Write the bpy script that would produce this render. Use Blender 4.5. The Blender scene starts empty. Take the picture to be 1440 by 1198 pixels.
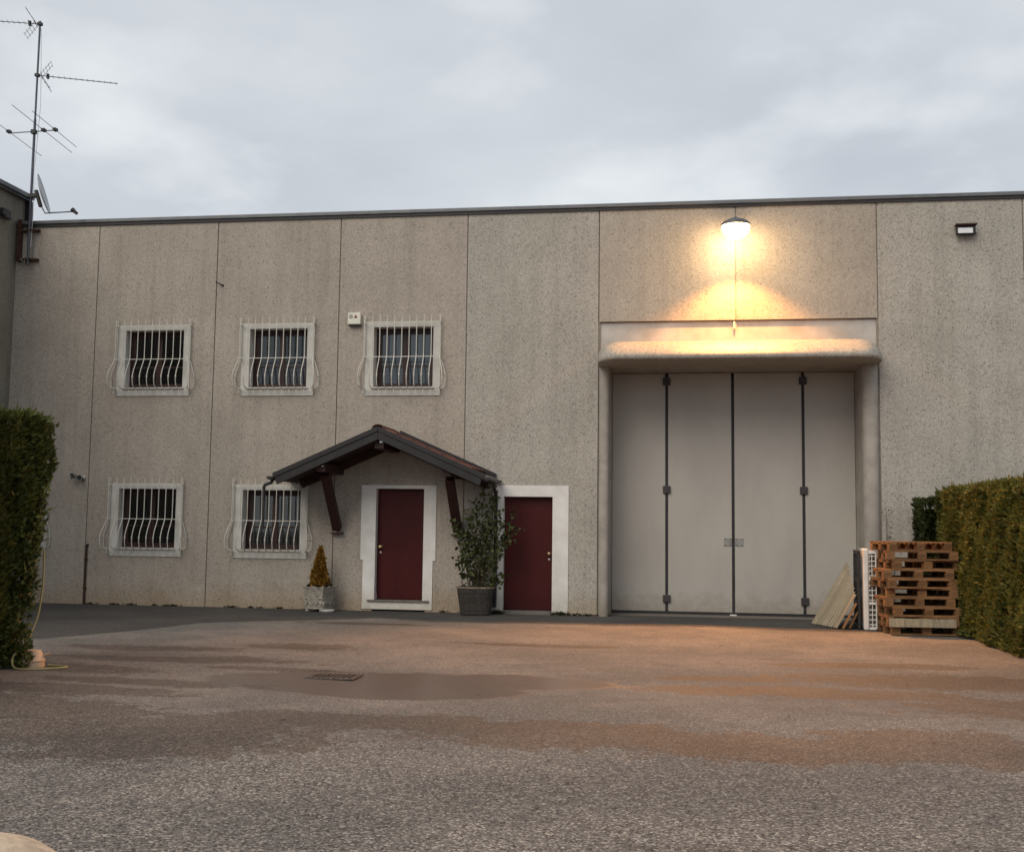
import bpy, bmesh, math, random
import numpy as np
from mathutils import Vector, Matrix
random.seed(7); rng = np.random.default_rng(7)
R = math.radians
S = bpy.context.scene
C = S.collection

# ------------------------------------------------------------------ camera
cd = bpy.data.cameras.new('camera'); cam = bpy.data.objects.new('camera', cd); C.objects.link(cam)
yaw, pitch, roll = -0.1507, 0.0916, 0.0126
fw = Vector((math.sin(yaw)*math.cos(pitch), math.cos(yaw)*math.cos(pitch), math.sin(pitch)))
rt = Vector((math.cos(yaw), -math.sin(yaw), 0)); up = rt.cross(fw)
r2 = rt*math.cos(roll)+up*math.sin(roll); u2 = up*math.cos(roll)-rt*math.sin(roll)
m = Matrix((r2, u2, -fw)).transposed().to_4x4(); m.translation = Vector((4.0794, -20.975, 1.5116))
cam.matrix_world = m
cd.sensor_fit = 'HORIZONTAL'; cd.sensor_width = 36; cd.lens = 36*1609.15/1440
cd.clip_end = 2000; cd.clip_start = 0.05
S.camera = cam

# ------------------------------------------------------------------ light
SUN_EL, SUN_AZ = 40, 25       # hazy light from behind the camera, overcast
wd = bpy.data.worlds.new('World'); S.world = wd; wd.use_nodes = True
nt = wd.node_tree; nt.nodes.clear()
def N(t, typ, **kw):
    n = t.nodes.new(typ)
    for k, v in kw.items():
        if k.startswith('i_'):
            key = k[2:]; key = int(key) if key.isdigit() else key.replace('_', ' ')
            n.inputs[key].default_value = v
        else: setattr(n, k, v)
    return n
def sky_nodes():
    t = nt; L = t.links.new
    out = N(t, 'ShaderNodeOutputWorld'); bg = N(t, 'ShaderNodeBackground', i_Strength=0.1)
    sky = N(t, 'ShaderNodeTexSky', sky_type='NISHITA', sun_disc=False, sun_elevation=R(SUN_EL), sun_rotation=R(180+SUN_AZ))
    tc = N(t, 'ShaderNodeTexCoord'); sep = N(t, 'ShaderNodeSeparateXYZ'); L(tc.outputs['Generated'], sep.inputs[0])
    zz = N(t, 'ShaderNodeMath', operation='MAXIMUM', i_1=0.0); L(sep.outputs['Z'], zz.inputs[0])
    za = N(t, 'ShaderNodeMath', operation='ADD', i_1=0.22); L(zz.outputs[0], za.inputs[0])
    dx = N(t, 'ShaderNodeMath', operation='DIVIDE'); L(sep.outputs['X'], dx.inputs[0]); L(za.outputs[0], dx.inputs[1])
    dy = N(t, 'ShaderNodeMath', operation='DIVIDE'); L(sep.outputs['Y'], dy.inputs[0]); L(za.outputs[0], dy.inputs[1])
    cb = N(t, 'ShaderNodeCombineXYZ', i_2=3.7); L(dx.outputs[0], cb.inputs[0]); L(dy.outputs[0], cb.inputs[1])
    n1 = N(t, 'ShaderNodeTexNoise', i_Scale=1.7, i_Detail=5.0, i_Roughness=0.48, i_Distortion=0.2); L(cb.outputs[0], n1.inputs['Vector'])
    n2 = N(t, 'ShaderNodeTexNoise', i_Scale=3.4, i_Detail=6.0, i_Roughness=0.5, i_Distortion=0.0); L(cb.outputs[0], n2.inputs['Vector'])
    cr = N(t, 'ShaderNodeValToRGB'); L(n1.outputs[0], cr.inputs[0])
    e = cr.color_ramp.elements
    e[0].position = 0.28; e[0].color = (4.3/8, 4.62/8, 5.05/8, 1); e[1].position = 0.74; e[1].color = (6.0/8, 6.35/8, 6.55/8, 1)
    m1 = e.new(0.52); m1.color = (5.22/8, 5.5/8, 5.85/8, 1)
    br = N(t, 'ShaderNodeMapRange', i_1=0.50, i_2=0.74, i_3=0.0, i_4=0.62); L(n2.outputs[0], br.inputs[0])
    mx = N(t, 'ShaderNodeMix', data_type='RGBA'); L(br.outputs[0], mx.inputs[0]); L(cr.outputs[0], mx.inputs[6]); mx.inputs[7].default_value = (0.93, 0.97, 0.98, 1)
    sc = N(t, 'ShaderNodeVectorMath', operation='SCALE', i_3=8.5); L(mx.outputs[2], sc.inputs[0])
    fin = N(t, 'ShaderNodeMix', data_type='RGBA', i_0=0.93); L(sky.outputs[0], fin.inputs[6]); L(sc.outputs[0], fin.inputs[7])
    L(fin.outputs[2], bg.inputs['Color']); L(bg.outputs[0], out.inputs[0])
sky_nodes()
sd = bpy.data.lights.new('sun', 'SUN'); sd.energy = 1.45; sd.angle = R(40); sd.color = (1, 0.90, 0.77)
so = bpy.data.objects.new('sun', sd); C.objects.link(so)
el, az = R(SUN_EL), R(SUN_AZ)
so.rotation_euler = Vector((-math.sin(az)*math.cos(el), -math.cos(az)*math.cos(el), math.sin(el))).to_track_quat('Z', 'Y').to_euler()
S.view_settings.view_transform = 'Standard'; S.view_settings.look = 'None'
S.view_settings.exposure = 0.22; S.view_settings.gamma = 1; S.view_settings.use_curve_mapping = False

# ------------------------------------------------------------------ materials
MAT = {}
def mat(name, col=(0.5, 0.5, 0.5), rough=0.7, metal=0.0, var=0.12, vscale=6.0, spec=0.4, bump=0.0, bscale=60.0, dark=None, stretch=(1, 1, 1), island=0.0, splash=None):
    """plain surface: base colour broken up by noise, optional fine bump"""
    mt = bpy.data.materials.new(name); mt.use_nodes = True; t = mt.node_tree; L = t.links.new
    b = t.nodes['Principled BSDF']; b.inputs['Roughness'].default_value = rough; b.inputs['Metallic'].default_value = metal
    b.inputs['Specular IOR Level'].default_value = spec
    tc = N(t, 'ShaderNodeTexCoord'); mp = N(t, 'ShaderNodeMapping'); mp.inputs['Scale'].default_value = stretch
    L(tc.outputs['Object'], mp.inputs[0])
    n = N(t, 'ShaderNodeTexNoise', i_Scale=vscale, i_Detail=6.0, i_Roughness=0.6); L(mp.outputs[0], n.inputs['Vector'])
    cr = N(t, 'ShaderNodeValToRGB'); L(n.outputs[0], cr.inputs[0])
    d = dark if dark else tuple(c*(1-var*2) for c in col)
    cr.color_ramp.elements[0].position = 0.3; cr.color_ramp.elements[0].color = (*d, 1)
    cr.color_ramp.elements[1].position = 0.68; cr.color_ramp.elements[1].color = (*[min(1, c*(1+var*0.6)) for c in col], 1)
    csock = cr.outputs[0]
    if island:
        g = N(t, 'ShaderNodeNewGeometry'); mr = N(t, 'ShaderNodeMapRange', i_3=1-island, i_4=1+island); L(g.outputs['Random Per Island'], mr.inputs[0])
        oi = N(t, 'ShaderNodeObjectInfo'); mr2 = N(t, 'ShaderNodeMapRange', i_3=1-island, i_4=1+island); L(oi.outputs['Random'], mr2.inputs[0])
        mm = N(t, 'ShaderNodeMath', operation='MULTIPLY'); L(mr.outputs[0], mm.inputs[0]); L(mr2.outputs[0], mm.inputs[1])
        vs = N(t, 'ShaderNodeVectorMath', operation='SCALE'); L(csock, vs.inputs[0]); L(mm.outputs[0], vs.inputs[3]); csock = vs.outputs[0]
    if splash:
        ge = N(t, 'ShaderNodeNewGeometry'); sx = N(t, 'ShaderNodeSeparateXYZ'); L(ge.outputs['Position'], sx.inputs[0])
        n3 = N(t, 'ShaderNodeTexNoise', i_Scale=7.0, i_Detail=7.0, i_Roughness=0.7); L(ge.outputs['Position'], n3.inputs['Vector'])
        q1 = N(t, 'ShaderNodeMath', operation='MULTIPLY_ADD', i_1=0.8); L(n3.outputs[0], q1.inputs[0]); L(sx.outputs['Z'], q1.inputs[2])
        q2 = N(t, 'ShaderNodeMapRange', i_1=0.40, i_2=0.85, i_3=0.7, i_4=0.0); L(q1.outputs[0], q2.inputs[0])
        q3 = N(t, 'ShaderNodeMix', data_type='RGBA', blend_type='MULTIPLY'); L(q2.outputs[0], q3.inputs[0]); L(csock, q3.inputs[6]); q3.inputs[7].default_value = (*splash, 1); csock = q3.outputs[2]
    L(csock, b.inputs['Base Color'])
    if bump:
        n2 = N(t, 'ShaderNodeTexNoise', i_Scale=bscale, i_Detail=3.0); L(mp.outputs[0], n2.inputs['Vector'])
        bp = N(t, 'ShaderNodeBump', i_Strength=bump, i_Distance=0.01); L(n2.outputs[0], bp.inputs['Height']); L(bp.outputs[0], b.inputs['Normal'])
    MAT[name] = mt; return mt
mat('white_paint', (0.60, 0.585, 0.55), 0.75, var=0.09, vscale=3, dark=(0.47, 0.45, 0.40))
mat('bright_paint', (0.72, 0.705, 0.68), 0.75, var=0.06, vscale=3, dark=(0.60, 0.58, 0.54), splash=(0.66, 0.6, 0.5))
mat('grille_paint', (0.60, 0.58, 0.52), 0.5, var=0.12, vscale=20)
mat('cream_plastic', (0.70, 0.68, 0.58), 0.5, var=0.05)
mat('red_mark', (0.16, 0.015, 0.012), 0.5)
mat('grey_mark', (0.33, 0.33, 0.30), 0.6)
mat('coping_metal', (0.15, 0.155, 0.165), 0.45, 0.3, var=0.1)
mat('dark_metal', (0.035, 0.033, 0.034), 0.5, 0.2)
mat('canopy_metal', (0.026, 0.023, 0.024), 0.45, 0.2, var=0.15)
mat('brown_wood', (0.040, 0.013, 0.010), 0.6, var=0.25, vscale=5, stretch=(6, 1, 6), bump=0.2)
mat('window_wood', (0.034, 0.012, 0.010), 0.5, var=0.2)
mat('door_red', (0.058, 0.0075, 0.0075), 0.5, var=0.12, vscale=2.5, spec=0.18, stretch=(1, 1, 0.5), bump=0.06, bscale=3, splash=(0.7, 0.75, 0.8))
mat('brass', (0.75, 0.55, 0.3), 0.25, 1.0)
mat('threshold', (0.17, 0.15, 0.13), 0.8)
mat('terracotta', (0.13, 0.05, 0.032), 0.85, var=0.35, vscale=9, island=0.35)
mat('gate_grey', (0.42, 0.392, 0.352), 0.48, var=0.06, vscale=1.3, stretch=(1, 1, 0.4), bump=0.10, bscale=2.2, splash=(0.6, 0.56, 0.5))
mat('gate_seal', (0.025, 0.024, 0.026), 0.65)
mat('hinge_steel', (0.055, 0.048, 0.05), 0.55, 0.3)
mat('plate_steel', (0.34, 0.33, 0.31), 0.4, 0.6)
mat('rust', (0.075, 0.036, 0.022), 0.9, var=0.35, vscale=25)
mat('antenna_metal', (0.09, 0.095, 0.12), 0.45, 0.5)
mat('dish_grey', (0.42, 0.45, 0.47), 0.5, var=0.06)
mat('cable_white', (0.55, 0.57, 0.6), 0.6)
mat('black_plastic', (0.02, 0.02, 0.02), 0.55)
mat('white_plastic', (0.68, 0.66, 0.62), 0.5, var=0.08)
mat('pallet_wood', (0.23, 0.12, 0.052), 0.85, var=0.25, vscale=4, stretch=(2, 2, 8), bump=0.3, island=0.28)
mat('plank_wood', (0.40, 0.335, 0.235), 0.8, var=0.2, vscale=3, stretch=(10, 10, 1.5), bump=0.15, island=0.16)
mat('stone_planter', (0.36, 0.33, 0.28), 0.9, var=0.2, vscale=14, bump=0.3, bscale=70)
mat('soil', (0.035, 0.022, 0.015), 0.95, bump=0.6, bscale=40)
mat('wicker', (0.055, 0.047, 0.041), 0.8, var=0.25, vscale=30, island=0.2)
mat('wicker_rim', (0.20, 0.155, 0.12), 0.8, var=0.25, vscale=30)
mat('bark', (0.07, 0.05, 0.035), 0.9, var=0.25)
mat('hose_green', (0.36, 0.31, 0.14), 0.5, var=0.1)
mat('beige_plastic', (0.60, 0.42, 0.27), 0.6, var=0.08)
mat('boulder', (0.56, 0.45, 0.33), 0.9, var=0.16, vscale=16, bump=0.5, bscale=60)
mat('lamp_housing', (0.12, 0.12, 0.12), 0.45, 0.4)
mat('flood_glass', (0.78, 0.78, 0.80), 0.12, var=0.03)
mat('smooth_concrete', (0.47, 0.44, 0.41), 0.8, var=0.10, vscale=2.2, bump=0.05, bscale=30, dark=(0.34, 0.31, 0.28))
mat('post_concrete', (0.37, 0.335, 0.295), 0.85, var=0.12, vscale=3, bump=0.08, bscale=40, dark=(0.27, 0.245, 0.215), splash=(0.7, 0.65, 0.55))
mat('sealant', (0.25, 0.225, 0.19), 0.85)
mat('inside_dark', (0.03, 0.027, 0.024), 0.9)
mat('sky_reflection_sheet', (0.36, 0.39, 0.45), 0.9, var=0.12, vscale=10, stretch=(6, 1, 0.4))  # blue-grey tone imitating sky reflected in a window
mat('steel_grate', (0.16, 0.135, 0.115), 0.6, 0.5, var=0.3, vscale=20)
mat('pit', (0.004, 0.004, 0.004), 1.0, spec=0.0)
mat('dry_weed', (0.06, 0.05, 0.03), 0.9, var=0.3)
mat('chrome', (0.7, 0.7, 0.7), 0.15, 1.0)

def leaf_mat(name, a, b, c, rough=0.6):
    mt = bpy.data.materials.new(name); mt.use_nodes = True; t = mt.node_tree; L = t.links.new
    bs = t.nodes['Principled BSDF']; bs.inputs['Roughness'].default_value = rough; bs.inputs['Specular IOR Level'].default_value = 0.25
    g = N(t, 'ShaderNodeNewGeometry'); cr = N(t, 'ShaderNodeValToRGB'); L(g.outputs['Random Per Island'], cr.inputs[0])
    e = cr.color_ramp.elements; e[0].color = (*a, 1); e[1].color = (*c, 1); q = e.new(0.5); q.color = (*b, 1)
    tc = N(t, 'ShaderNodeTexCoord'); n = N(t, 'ShaderNodeTexNoise', i_Scale=1.6, i_Detail=3.0); L(tc.outputs['Object'], n.inputs['Vector'])
    mr = N(t, 'ShaderNodeMapRange', i_1=0.3, i_2=0.7, i_3=0.65, i_4=1.35); L(n.outputs[0], mr.inputs[0])
    vs = N(t, 'ShaderNodeVectorMath', operation='SCALE'); L(cr.outputs[0], vs.inputs[0]); L(mr.outputs[0], vs.inputs[3])
    L(vs.outputs[0], bs.inputs['Base Color'])
    tr = N(t, 'ShaderNodeBsdfTranslucent'); L(vs.outputs[0], tr.inputs['Color']); mx = N(t, 'ShaderNodeMixShader', i_0=0.22)
    L(bs.outputs[0], mx.inputs[1]); L(tr.outputs[0], mx.inputs[2]); L(mx.outputs[0], t.nodes['Material Output'].inputs[0])
    MAT[name] = mt
leaf_mat('hedge_dark', (0.034, 0.045, 0.010), (0.072, 0.088, 0.019), (0.135, 0.135, 0.034))
leaf_mat('hedge_green', (0.042, 0.052, 0.010), (0.090, 0.098, 0.018), (0.170, 0.150, 0.035))
leaf_mat('hedge_deep', (0.020, 0.028, 0.008), (0.036, 0.046, 0.012), (0.06, 0.068, 0.018))
leaf_mat('shrub_leaf', (0.022, 0.032, 0.010), (0.05, 0.064, 0.019), (0.10, 0.11, 0.036))
leaf_mat('gold_needle', (0.14, 0.070, 0.010), (0.27, 0.140, 0.022), (0.40, 0.21, 0.04))
leaf_mat('dark_needle', (0.02, 0.018, 0.01), (0.035, 0.028, 0.015), (0.05, 0.035, 0.02))

def concrete(name, base, light, specks, stain=0.5, speck=1.0):
    mt = bpy.data.materials.new(name); mt.use_nodes = True; t = mt.node_tree; L = t.links.new
    b = t.nodes['Principled BSDF']; b.inputs['Roughness'].default_value = 0.88; b.inputs['Specular IOR Level'].default_value = 0.25
    tc = N(t, 'ShaderNodeTexCoord')
    # broad clouds of tone
    n1 = N(t, 'ShaderNodeTexNoise', i_Scale=0.9, i_Detail=8.0, i_Roughness=0.62); L(tc.outputs['Object'], n1.inputs['Vector'])
    cr = N(t, 'ShaderNodeValToRGB'); L(n1.outputs[0], cr.inputs[0]); e = cr.color_ramp.elements
    e[0].position = 0.32; e[0].color = (*base, 1); e[1].position = 0.66; e[1].color = (*light, 1)
    # rain streaks running down
    mp = N(t, 'ShaderNodeMapping'); mp.inputs['Scale'].default_value = (5.0, 5.0, 0.22); L(tc.outputs['Object'], mp.inputs[0])
    n2 = N(t, 'ShaderNodeTexNoise', i_Scale=1.0, i_Detail=6.0, i_Roughness=0.65); L(mp.outputs[0], n2.inputs['Vector'])
    st = N(t, 'ShaderNodeMapRange', i_1=0.48, i_2=0.72, i_3=1.0, i_4=1.0-0.34*stain); L(n2.outputs[0], st.inputs[0])
    # fine aggregate: one tone for each pebble
    v = N(t, 'ShaderNodeTexVoronoi', feature='F1', i_Scale=58.0); L(tc.outputs['Object'], v.inputs['Vector'])
    sp = N(t, 'ShaderNodeSeparateColor'); L(v.outputs['Color'], sp.inputs[0])
    rr = N(t, 'ShaderNodeValToRGB'); L(sp.outputs[0], rr.inputs[0]); q = rr.color_ramp.elements
    q[0].position = 0.0; q[0].color = (1-0.62*speck,)*3+(1,); q[1].position = 1.0; q[1].color = (1+0.30*speck,)*3+(1,)
    a = q.new(0.07); a.color = (1-0.22*speck,)*3+(1,); c = q.new(0.5); c.color = (1, 1, 1, 1); d = q.new(0.93); d.color = (1+0.10*speck,)*3+(1,)
    # sparse dark pores
    v2 = N(t, 'ShaderNodeTexVoronoi', feature='F1', i_Scale=13.0); L(tc.outputs['Object'], v2.inputs['Vector'])
    po = N(t, 'ShaderNodeMapRange', i_1=0.10, i_2=0.17, i_3=1.0-0.55*specks, i_4=1.0); L(v2.outputs['Distance'], po.inputs[0])
    s2 = N(t, 'ShaderNodeSeparateColor'); L(v2.outputs['Color'], s2.inputs[0])
    gt = N(t, 'ShaderNodeMath', operation='GREATER_THAN', i_1=0.55); L(s2.outputs[1], gt.inputs[0])
    pm = N(t, 'ShaderNodeMix', data_type='FLOAT', i_2=1.0); L(gt.outputs[0], pm.inputs[0]); L(po.outputs[0], pm.inputs[3])
    # brownish splash zone by the ground
    sx = N(t, 'ShaderNodeSeparateXYZ'); L(tc.outputs['Object'], sx.inputs[0])
    nz = N(t, 'ShaderNodeMath', operation='MULTIPLY_ADD', i_1=0.9); L(n1.outputs[0], nz.inputs[0]); L(sx.outputs['Z'], nz.inputs[2])
    sl = N(t, 'ShaderNodeMapRange', i_1=0.52, i_2=0.95, i_3=0.55, i_4=0.0); L(nz.outputs[0], sl.inputs[0])
    m1 = N(t, 'ShaderNodeMix', data_type='RGBA', blend_type='MULTIPLY', i_0=1.0); L(cr.outputs[0], m1.inputs[6]); L(rr.outputs[0], m1.inputs[7])
    k = N(t, 'ShaderNodeMath', operation='MULTIPLY'); L(st.outputs[0], k.inputs[0]); L(pm.outputs[0], k.inputs[1])
    vs = N(t, 'ShaderNodeVectorMath', operation='SCALE'); L(m1.outputs[2], vs.inputs[0]); L(k.outputs[0], vs.inputs[3])
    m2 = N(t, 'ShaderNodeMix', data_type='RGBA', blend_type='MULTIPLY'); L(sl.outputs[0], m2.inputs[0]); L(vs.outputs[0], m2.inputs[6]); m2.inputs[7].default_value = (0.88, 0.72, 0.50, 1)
    oi = N(t, 'ShaderNodeObjectInfo'); om = N(t, 'ShaderNodeMapRange', i_3=0.93, i_4=1.06); L(oi.outputs['Random'], om.inputs[0])
    v9 = N(t, 'ShaderNodeVectorMath', operation='SCALE'); L(m2.outputs[2], v9.inputs[0]); L(om.outputs[0], v9.inputs[3]); L(v9.outputs[0], b.inputs['Base Color'])
    hb = N(t, 'ShaderNodeMath', operation='MULTIPLY_ADD', i_1=0.6); L(sp.outputs[1], hb.inputs[0]); L(pm.outputs[0], hb.inputs[2])
    bp = N(t, 'ShaderNodeBump', i_Strength=0.35*speck, i_Distance=0.008); L(hb.outputs[0], bp.inputs['Height']); L(bp.outputs[0], b.inputs['Normal'])
    MAT[name] = mt
concrete('panel_beige', (0.345, 0.302, 0.255), (0.412, 0.364, 0.311), 0.8, 0.42, 0.75)
concrete('panel_grey', (0.335, 0.308, 0.268), (0.402, 0.372, 0.328), 0.5, 0.42, 0.95)
concrete('hood_concrete', (0.33, 0.30, 0.26), (0.40, 0.365, 0.31), 1.0, 0.4, 1.0)
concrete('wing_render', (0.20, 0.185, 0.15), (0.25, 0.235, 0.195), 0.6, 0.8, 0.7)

def asphalt():
    mt = bpy.data.materials.new('asphalt'); mt.use_nodes = True; t = mt.node_tree; L = t.links.new
    b = t.nodes['Principled BSDF']; tc = N(t, 'ShaderNodeTexCoord'); O = tc.outputs['Object']
    def noise(s, d=5.0, r=0.6): n = N(t, 'ShaderNodeTexNoise', i_Scale=s, i_Detail=d, i_Roughness=r); L(O, n.inputs['Vector']); return n.outputs[0]
    def mth(op, a, c=None, k=None):
        n = N(t, 'ShaderNodeMath', operation=op)
        for i, x in enumerate((a, c, k)):
            if x is None: continue
            if isinstance(x, (int, float)): n.inputs[i].default_value = x
            else: L(x, n.inputs[i])
        return n.outputs[0]
    def rng_(x, a, c, d=0.0, e=1.0):
        n = N(t, 'ShaderNodeMapRange', i_1=a, i_2=c, i_3=d, i_4=e); n.interpolation_type = 'SMOOTHSTEP'; L(x, n.inputs[0]); return n.outputs[0]
    def attr(nm): return N(t, 'ShaderNodeAttribute', attribute_name=nm).outputs['Fac']
    def mixc(f, a, c):
        n = N(t, 'ShaderNodeMix', data_type='RGBA')
        if isinstance(f, float): n.inputs[0].default_value = f
        else: L(f, n.inputs[0])
        for i, x in ((6, a), (7, c)):
            if isinstance(x, tuple): n.inputs[i].default_value = (*x, 1)
            else: L(x, n.inputs[i])
        return n.outputs[2]
    nl, nm_, nf, nb = noise(0.55, 6), noise(3.2, 6, 0.65), noise(14.0, 4), noise(1.1, 8, 0.68)
    nmix = mth('ADD', mth('MULTIPLY', mth('SUBTRACT', nm_, 0.5), 1.5), mth('MULTIPLY', mth('SUBTRACT', nf, 0.5), 0.7))
    damp = mth('MULTIPLY', rng_(mth('ADD', mth('MULTIPLY', attr('damp'), 0.9), mth('ADD', mth('MULTIPLY', mth('SUBTRACT', nb, 0.5), 1.7), mth('MULTIPLY', nmix, 1.0))), 0.12, 0.25), 0.80)
    puddle = rng_(mth('ADD', attr('puddle'), mth('ADD', mth('MULTIPLY', nmix, 0.3), mth('MULTIPLY', mth('SUBTRACT', nb, 0.5), 0.8))), 0.12, 0.24)
    apron_and_shadow = rng_(mth('ADD', attr('apron_and_shadow'), mth('MULTIPLY', nmix, 0.35)), -0.10, 0.12)  # dark asphalt strip by the wall; also paints the gate hood's shadow edge
    dust = rng_(mth('ADD', nl, mth('MULTIPLY', nmix, 0.25)), 0.38, 0.66)
    col = mixc(dust, (0.126, 0.119, 0.110), (0.180, 0.163, 0.146))
    # stone chips
    v = N(t, 'ShaderNodeTexVoronoi', feature='F1', i_Scale=75.0); L(O, v.inputs['Vector'])
    sc = N(t, 'ShaderNodeSeparateColor'); L(v.outputs['Color'], sc.inputs[0])
    cr = N(t, 'ShaderNodeValToRGB'); L(sc.outputs[0], cr.inputs[0]); q = cr.color_ramp.elements
    q[0].color = (0.25, 0.25, 0.25, 1); q[1].color = (2.6, 2.6, 2.5, 1); a = q.new(0.25); a.color = (0.66, 0.67, 0.69, 1); a = q.new(0.8); a.color = (1.22, 1.22, 1.2, 1)
    coarse = attr('coarse')
    vs = N(t, 'ShaderNodeVectorMath', operation='SCALE'); L(col, vs.inputs[0]); L(mth('ADD', 1.0, mth('MULTIPLY', coarse, 0.16)), vs.inputs[3]); col = vs.outputs[0]
    chips = mixc(coarse, mixc(0.45, (1.0, 1.0, 1.0), cr.outputs[0]), cr.outputs[0])
    mm = N(t, 'ShaderNodeMix', data_type='RGBA', blend_type='MULTIPLY', i_0=1.0); L(col, mm.inputs[6]); L(chips, mm.inputs[7]); col = mm.outputs[2]
    mm = N(t, 'ShaderNodeMix', data_type='RGBA', blend_type='MULTIPLY'); L(mth('MULTIPLY', apron_and_shadow, 0.92), mm.inputs[0]); L(col, mm.inputs[6]); mm.inputs[7].default_value = (0.36, 0.36, 0.37, 1); col = mm.outputs[2]
    mm = N(t, 'ShaderNodeMix', data_type='RGBA', blend_type='MULTIPLY'); L(damp, mm.inputs[0]); L(col, mm.inputs[6]); mm.inputs[7].default_value = (0.50, 0.44, 0.40, 1); col = mm.outputs[2]
    mm = N(t, 'ShaderNodeMix', data_type='RGBA'); L(mth('MULTIPLY', puddle, 0.8), mm.inputs[0]); L(col, mm.inputs[6]); mm.inputs[7].default_value = (0.105, 0.080, 0.066, 1); col = mm.outputs[2]
    ck = N(t, 'ShaderNodeTexVoronoi', feature='DISTANCE_TO_EDGE', i_Scale=0.42); wv = N(t, 'ShaderNodeVectorMath', operation='ADD'); wn = N(t, 'ShaderNodeTexNoise', i_Scale=1.8, i_Detail=6.0, i_Roughness=0.7); L(O, wn.inputs['Vector']); ws = N(t, 'ShaderNodeVectorMath', operation='SCALE', i_3=0.9); L(wn.outputs['Color'], ws.inputs[0]); L(O, wv.inputs[0]); L(ws.outputs[0], wv.inputs[1]); L(wv.outputs[0], ck.inputs['Vector'])
    crack = mth('MULTIPLY', rng_(ck.outputs['Distance'], 0.0, 0.006, 1.0, 0.0), rng_(nl, 0.50, 0.60))
    mm = N(t, 'ShaderNodeMix', data_type='RGBA', blend_type='MULTIPLY'); L(mth('MULTIPLY', crack, 0.75), mm.inputs[0]); L(col, mm.inputs[6]); mm.inputs[7].default_value = (0.3, 0.28, 0.26, 1); col = mm.outputs[2]
    L(col, b.inputs['Base Color'])
    ro = mth('SUBTRACT', mth('SUBTRACT', 0.9, mth('MULTIPLY', damp, 0.22)), mth('MULTIPLY', puddle, 0.55)); L(ro, b.inputs['Roughness'])
    b.inputs['Specular IOR Level'].default_value = 0.3
    v2 = N(t, 'ShaderNodeTexVoronoi', feature='F1', i_Scale=75.0); L(O, v2.inputs['Vector'])
    h = mth('ADD', mth('MULTIPLY', v2.outputs['Distance'], -1.0), mth('MULTIPLY', nf, 0.4))
    bst = mth('MULTIPLY', mth('SUBTRACT', 1.0, mth('MULTIPLY', puddle, 0.85)), mth('ADD', 0.35, mth('MULTIPLY', coarse, 0.65)))
    bp = N(t, 'ShaderNodeBump', i_Distance=0.012); L(bst, bp.inputs['Strength']); L(h, bp.inputs['Height']); L(bp.outputs[0], b.inputs['Normal'])
    MAT['asphalt'] = mt
asphalt()
def glass():
    mt = bpy.data.materials.new('glass'); mt.use_nodes = True; t = mt.node_tree; L = t.links.new
    t.nodes.remove(t.nodes['Principled BSDF'])
    tr = N(t, 'ShaderNodeBsdfTransparent', i_Color=(0.62, 0.66, 0.68, 1)); gl = N(t, 'ShaderNodeBsdfGlossy', i_Roughness=0.03, i_Color=(0.9, 0.9, 0.9, 1))
    fr = N(t, 'ShaderNodeFresnel', i_IOR=1.5); ad = N(t, 'ShaderNodeMath', operation='MULTIPLY_ADD', i_1=1.25, i_2=0.01); L(fr.outputs[0], ad.inputs[0])
    n = N(t, 'ShaderNodeTexNoise', i_Scale=1.2, i_Detail=1.0); tc = N(t, 'ShaderNodeTexCoord'); L(tc.outputs['Object'], n.inputs['Vector'])
    bp = N(t, 'ShaderNodeBump', i_Strength=0.06, i_Distance=0.05); L(n.outputs[0], bp.inputs['Height']); L(bp.outputs[0], gl.inputs['Normal'])
    mx = N(t, 'ShaderNodeMixShader'); L(ad.outputs[0], mx.inputs[0]); L(tr.outputs[0], mx.inputs[1]); L(gl.outputs[0], mx.inputs[2])
    L(mx.outputs[0], t.nodes['Material Output'].inputs[0]); MAT['glass'] = mt
glass()
def emit(name, col, s):
    mt = bpy.data.materials.new(name); mt.use_nodes = True; b = mt.node_tree.nodes['Principled BSDF']
    b.inputs['Base Color'].default_value = (0.8, 0.8, 0.8, 1); b.inputs['Emission Color'].default_value = (*col, 1); b.inputs['Emission Strength'].default_value = s; MAT[name] = mt
emit('lamp_glow', (1.0, 0.68, 0.34), 65.0)

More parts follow.
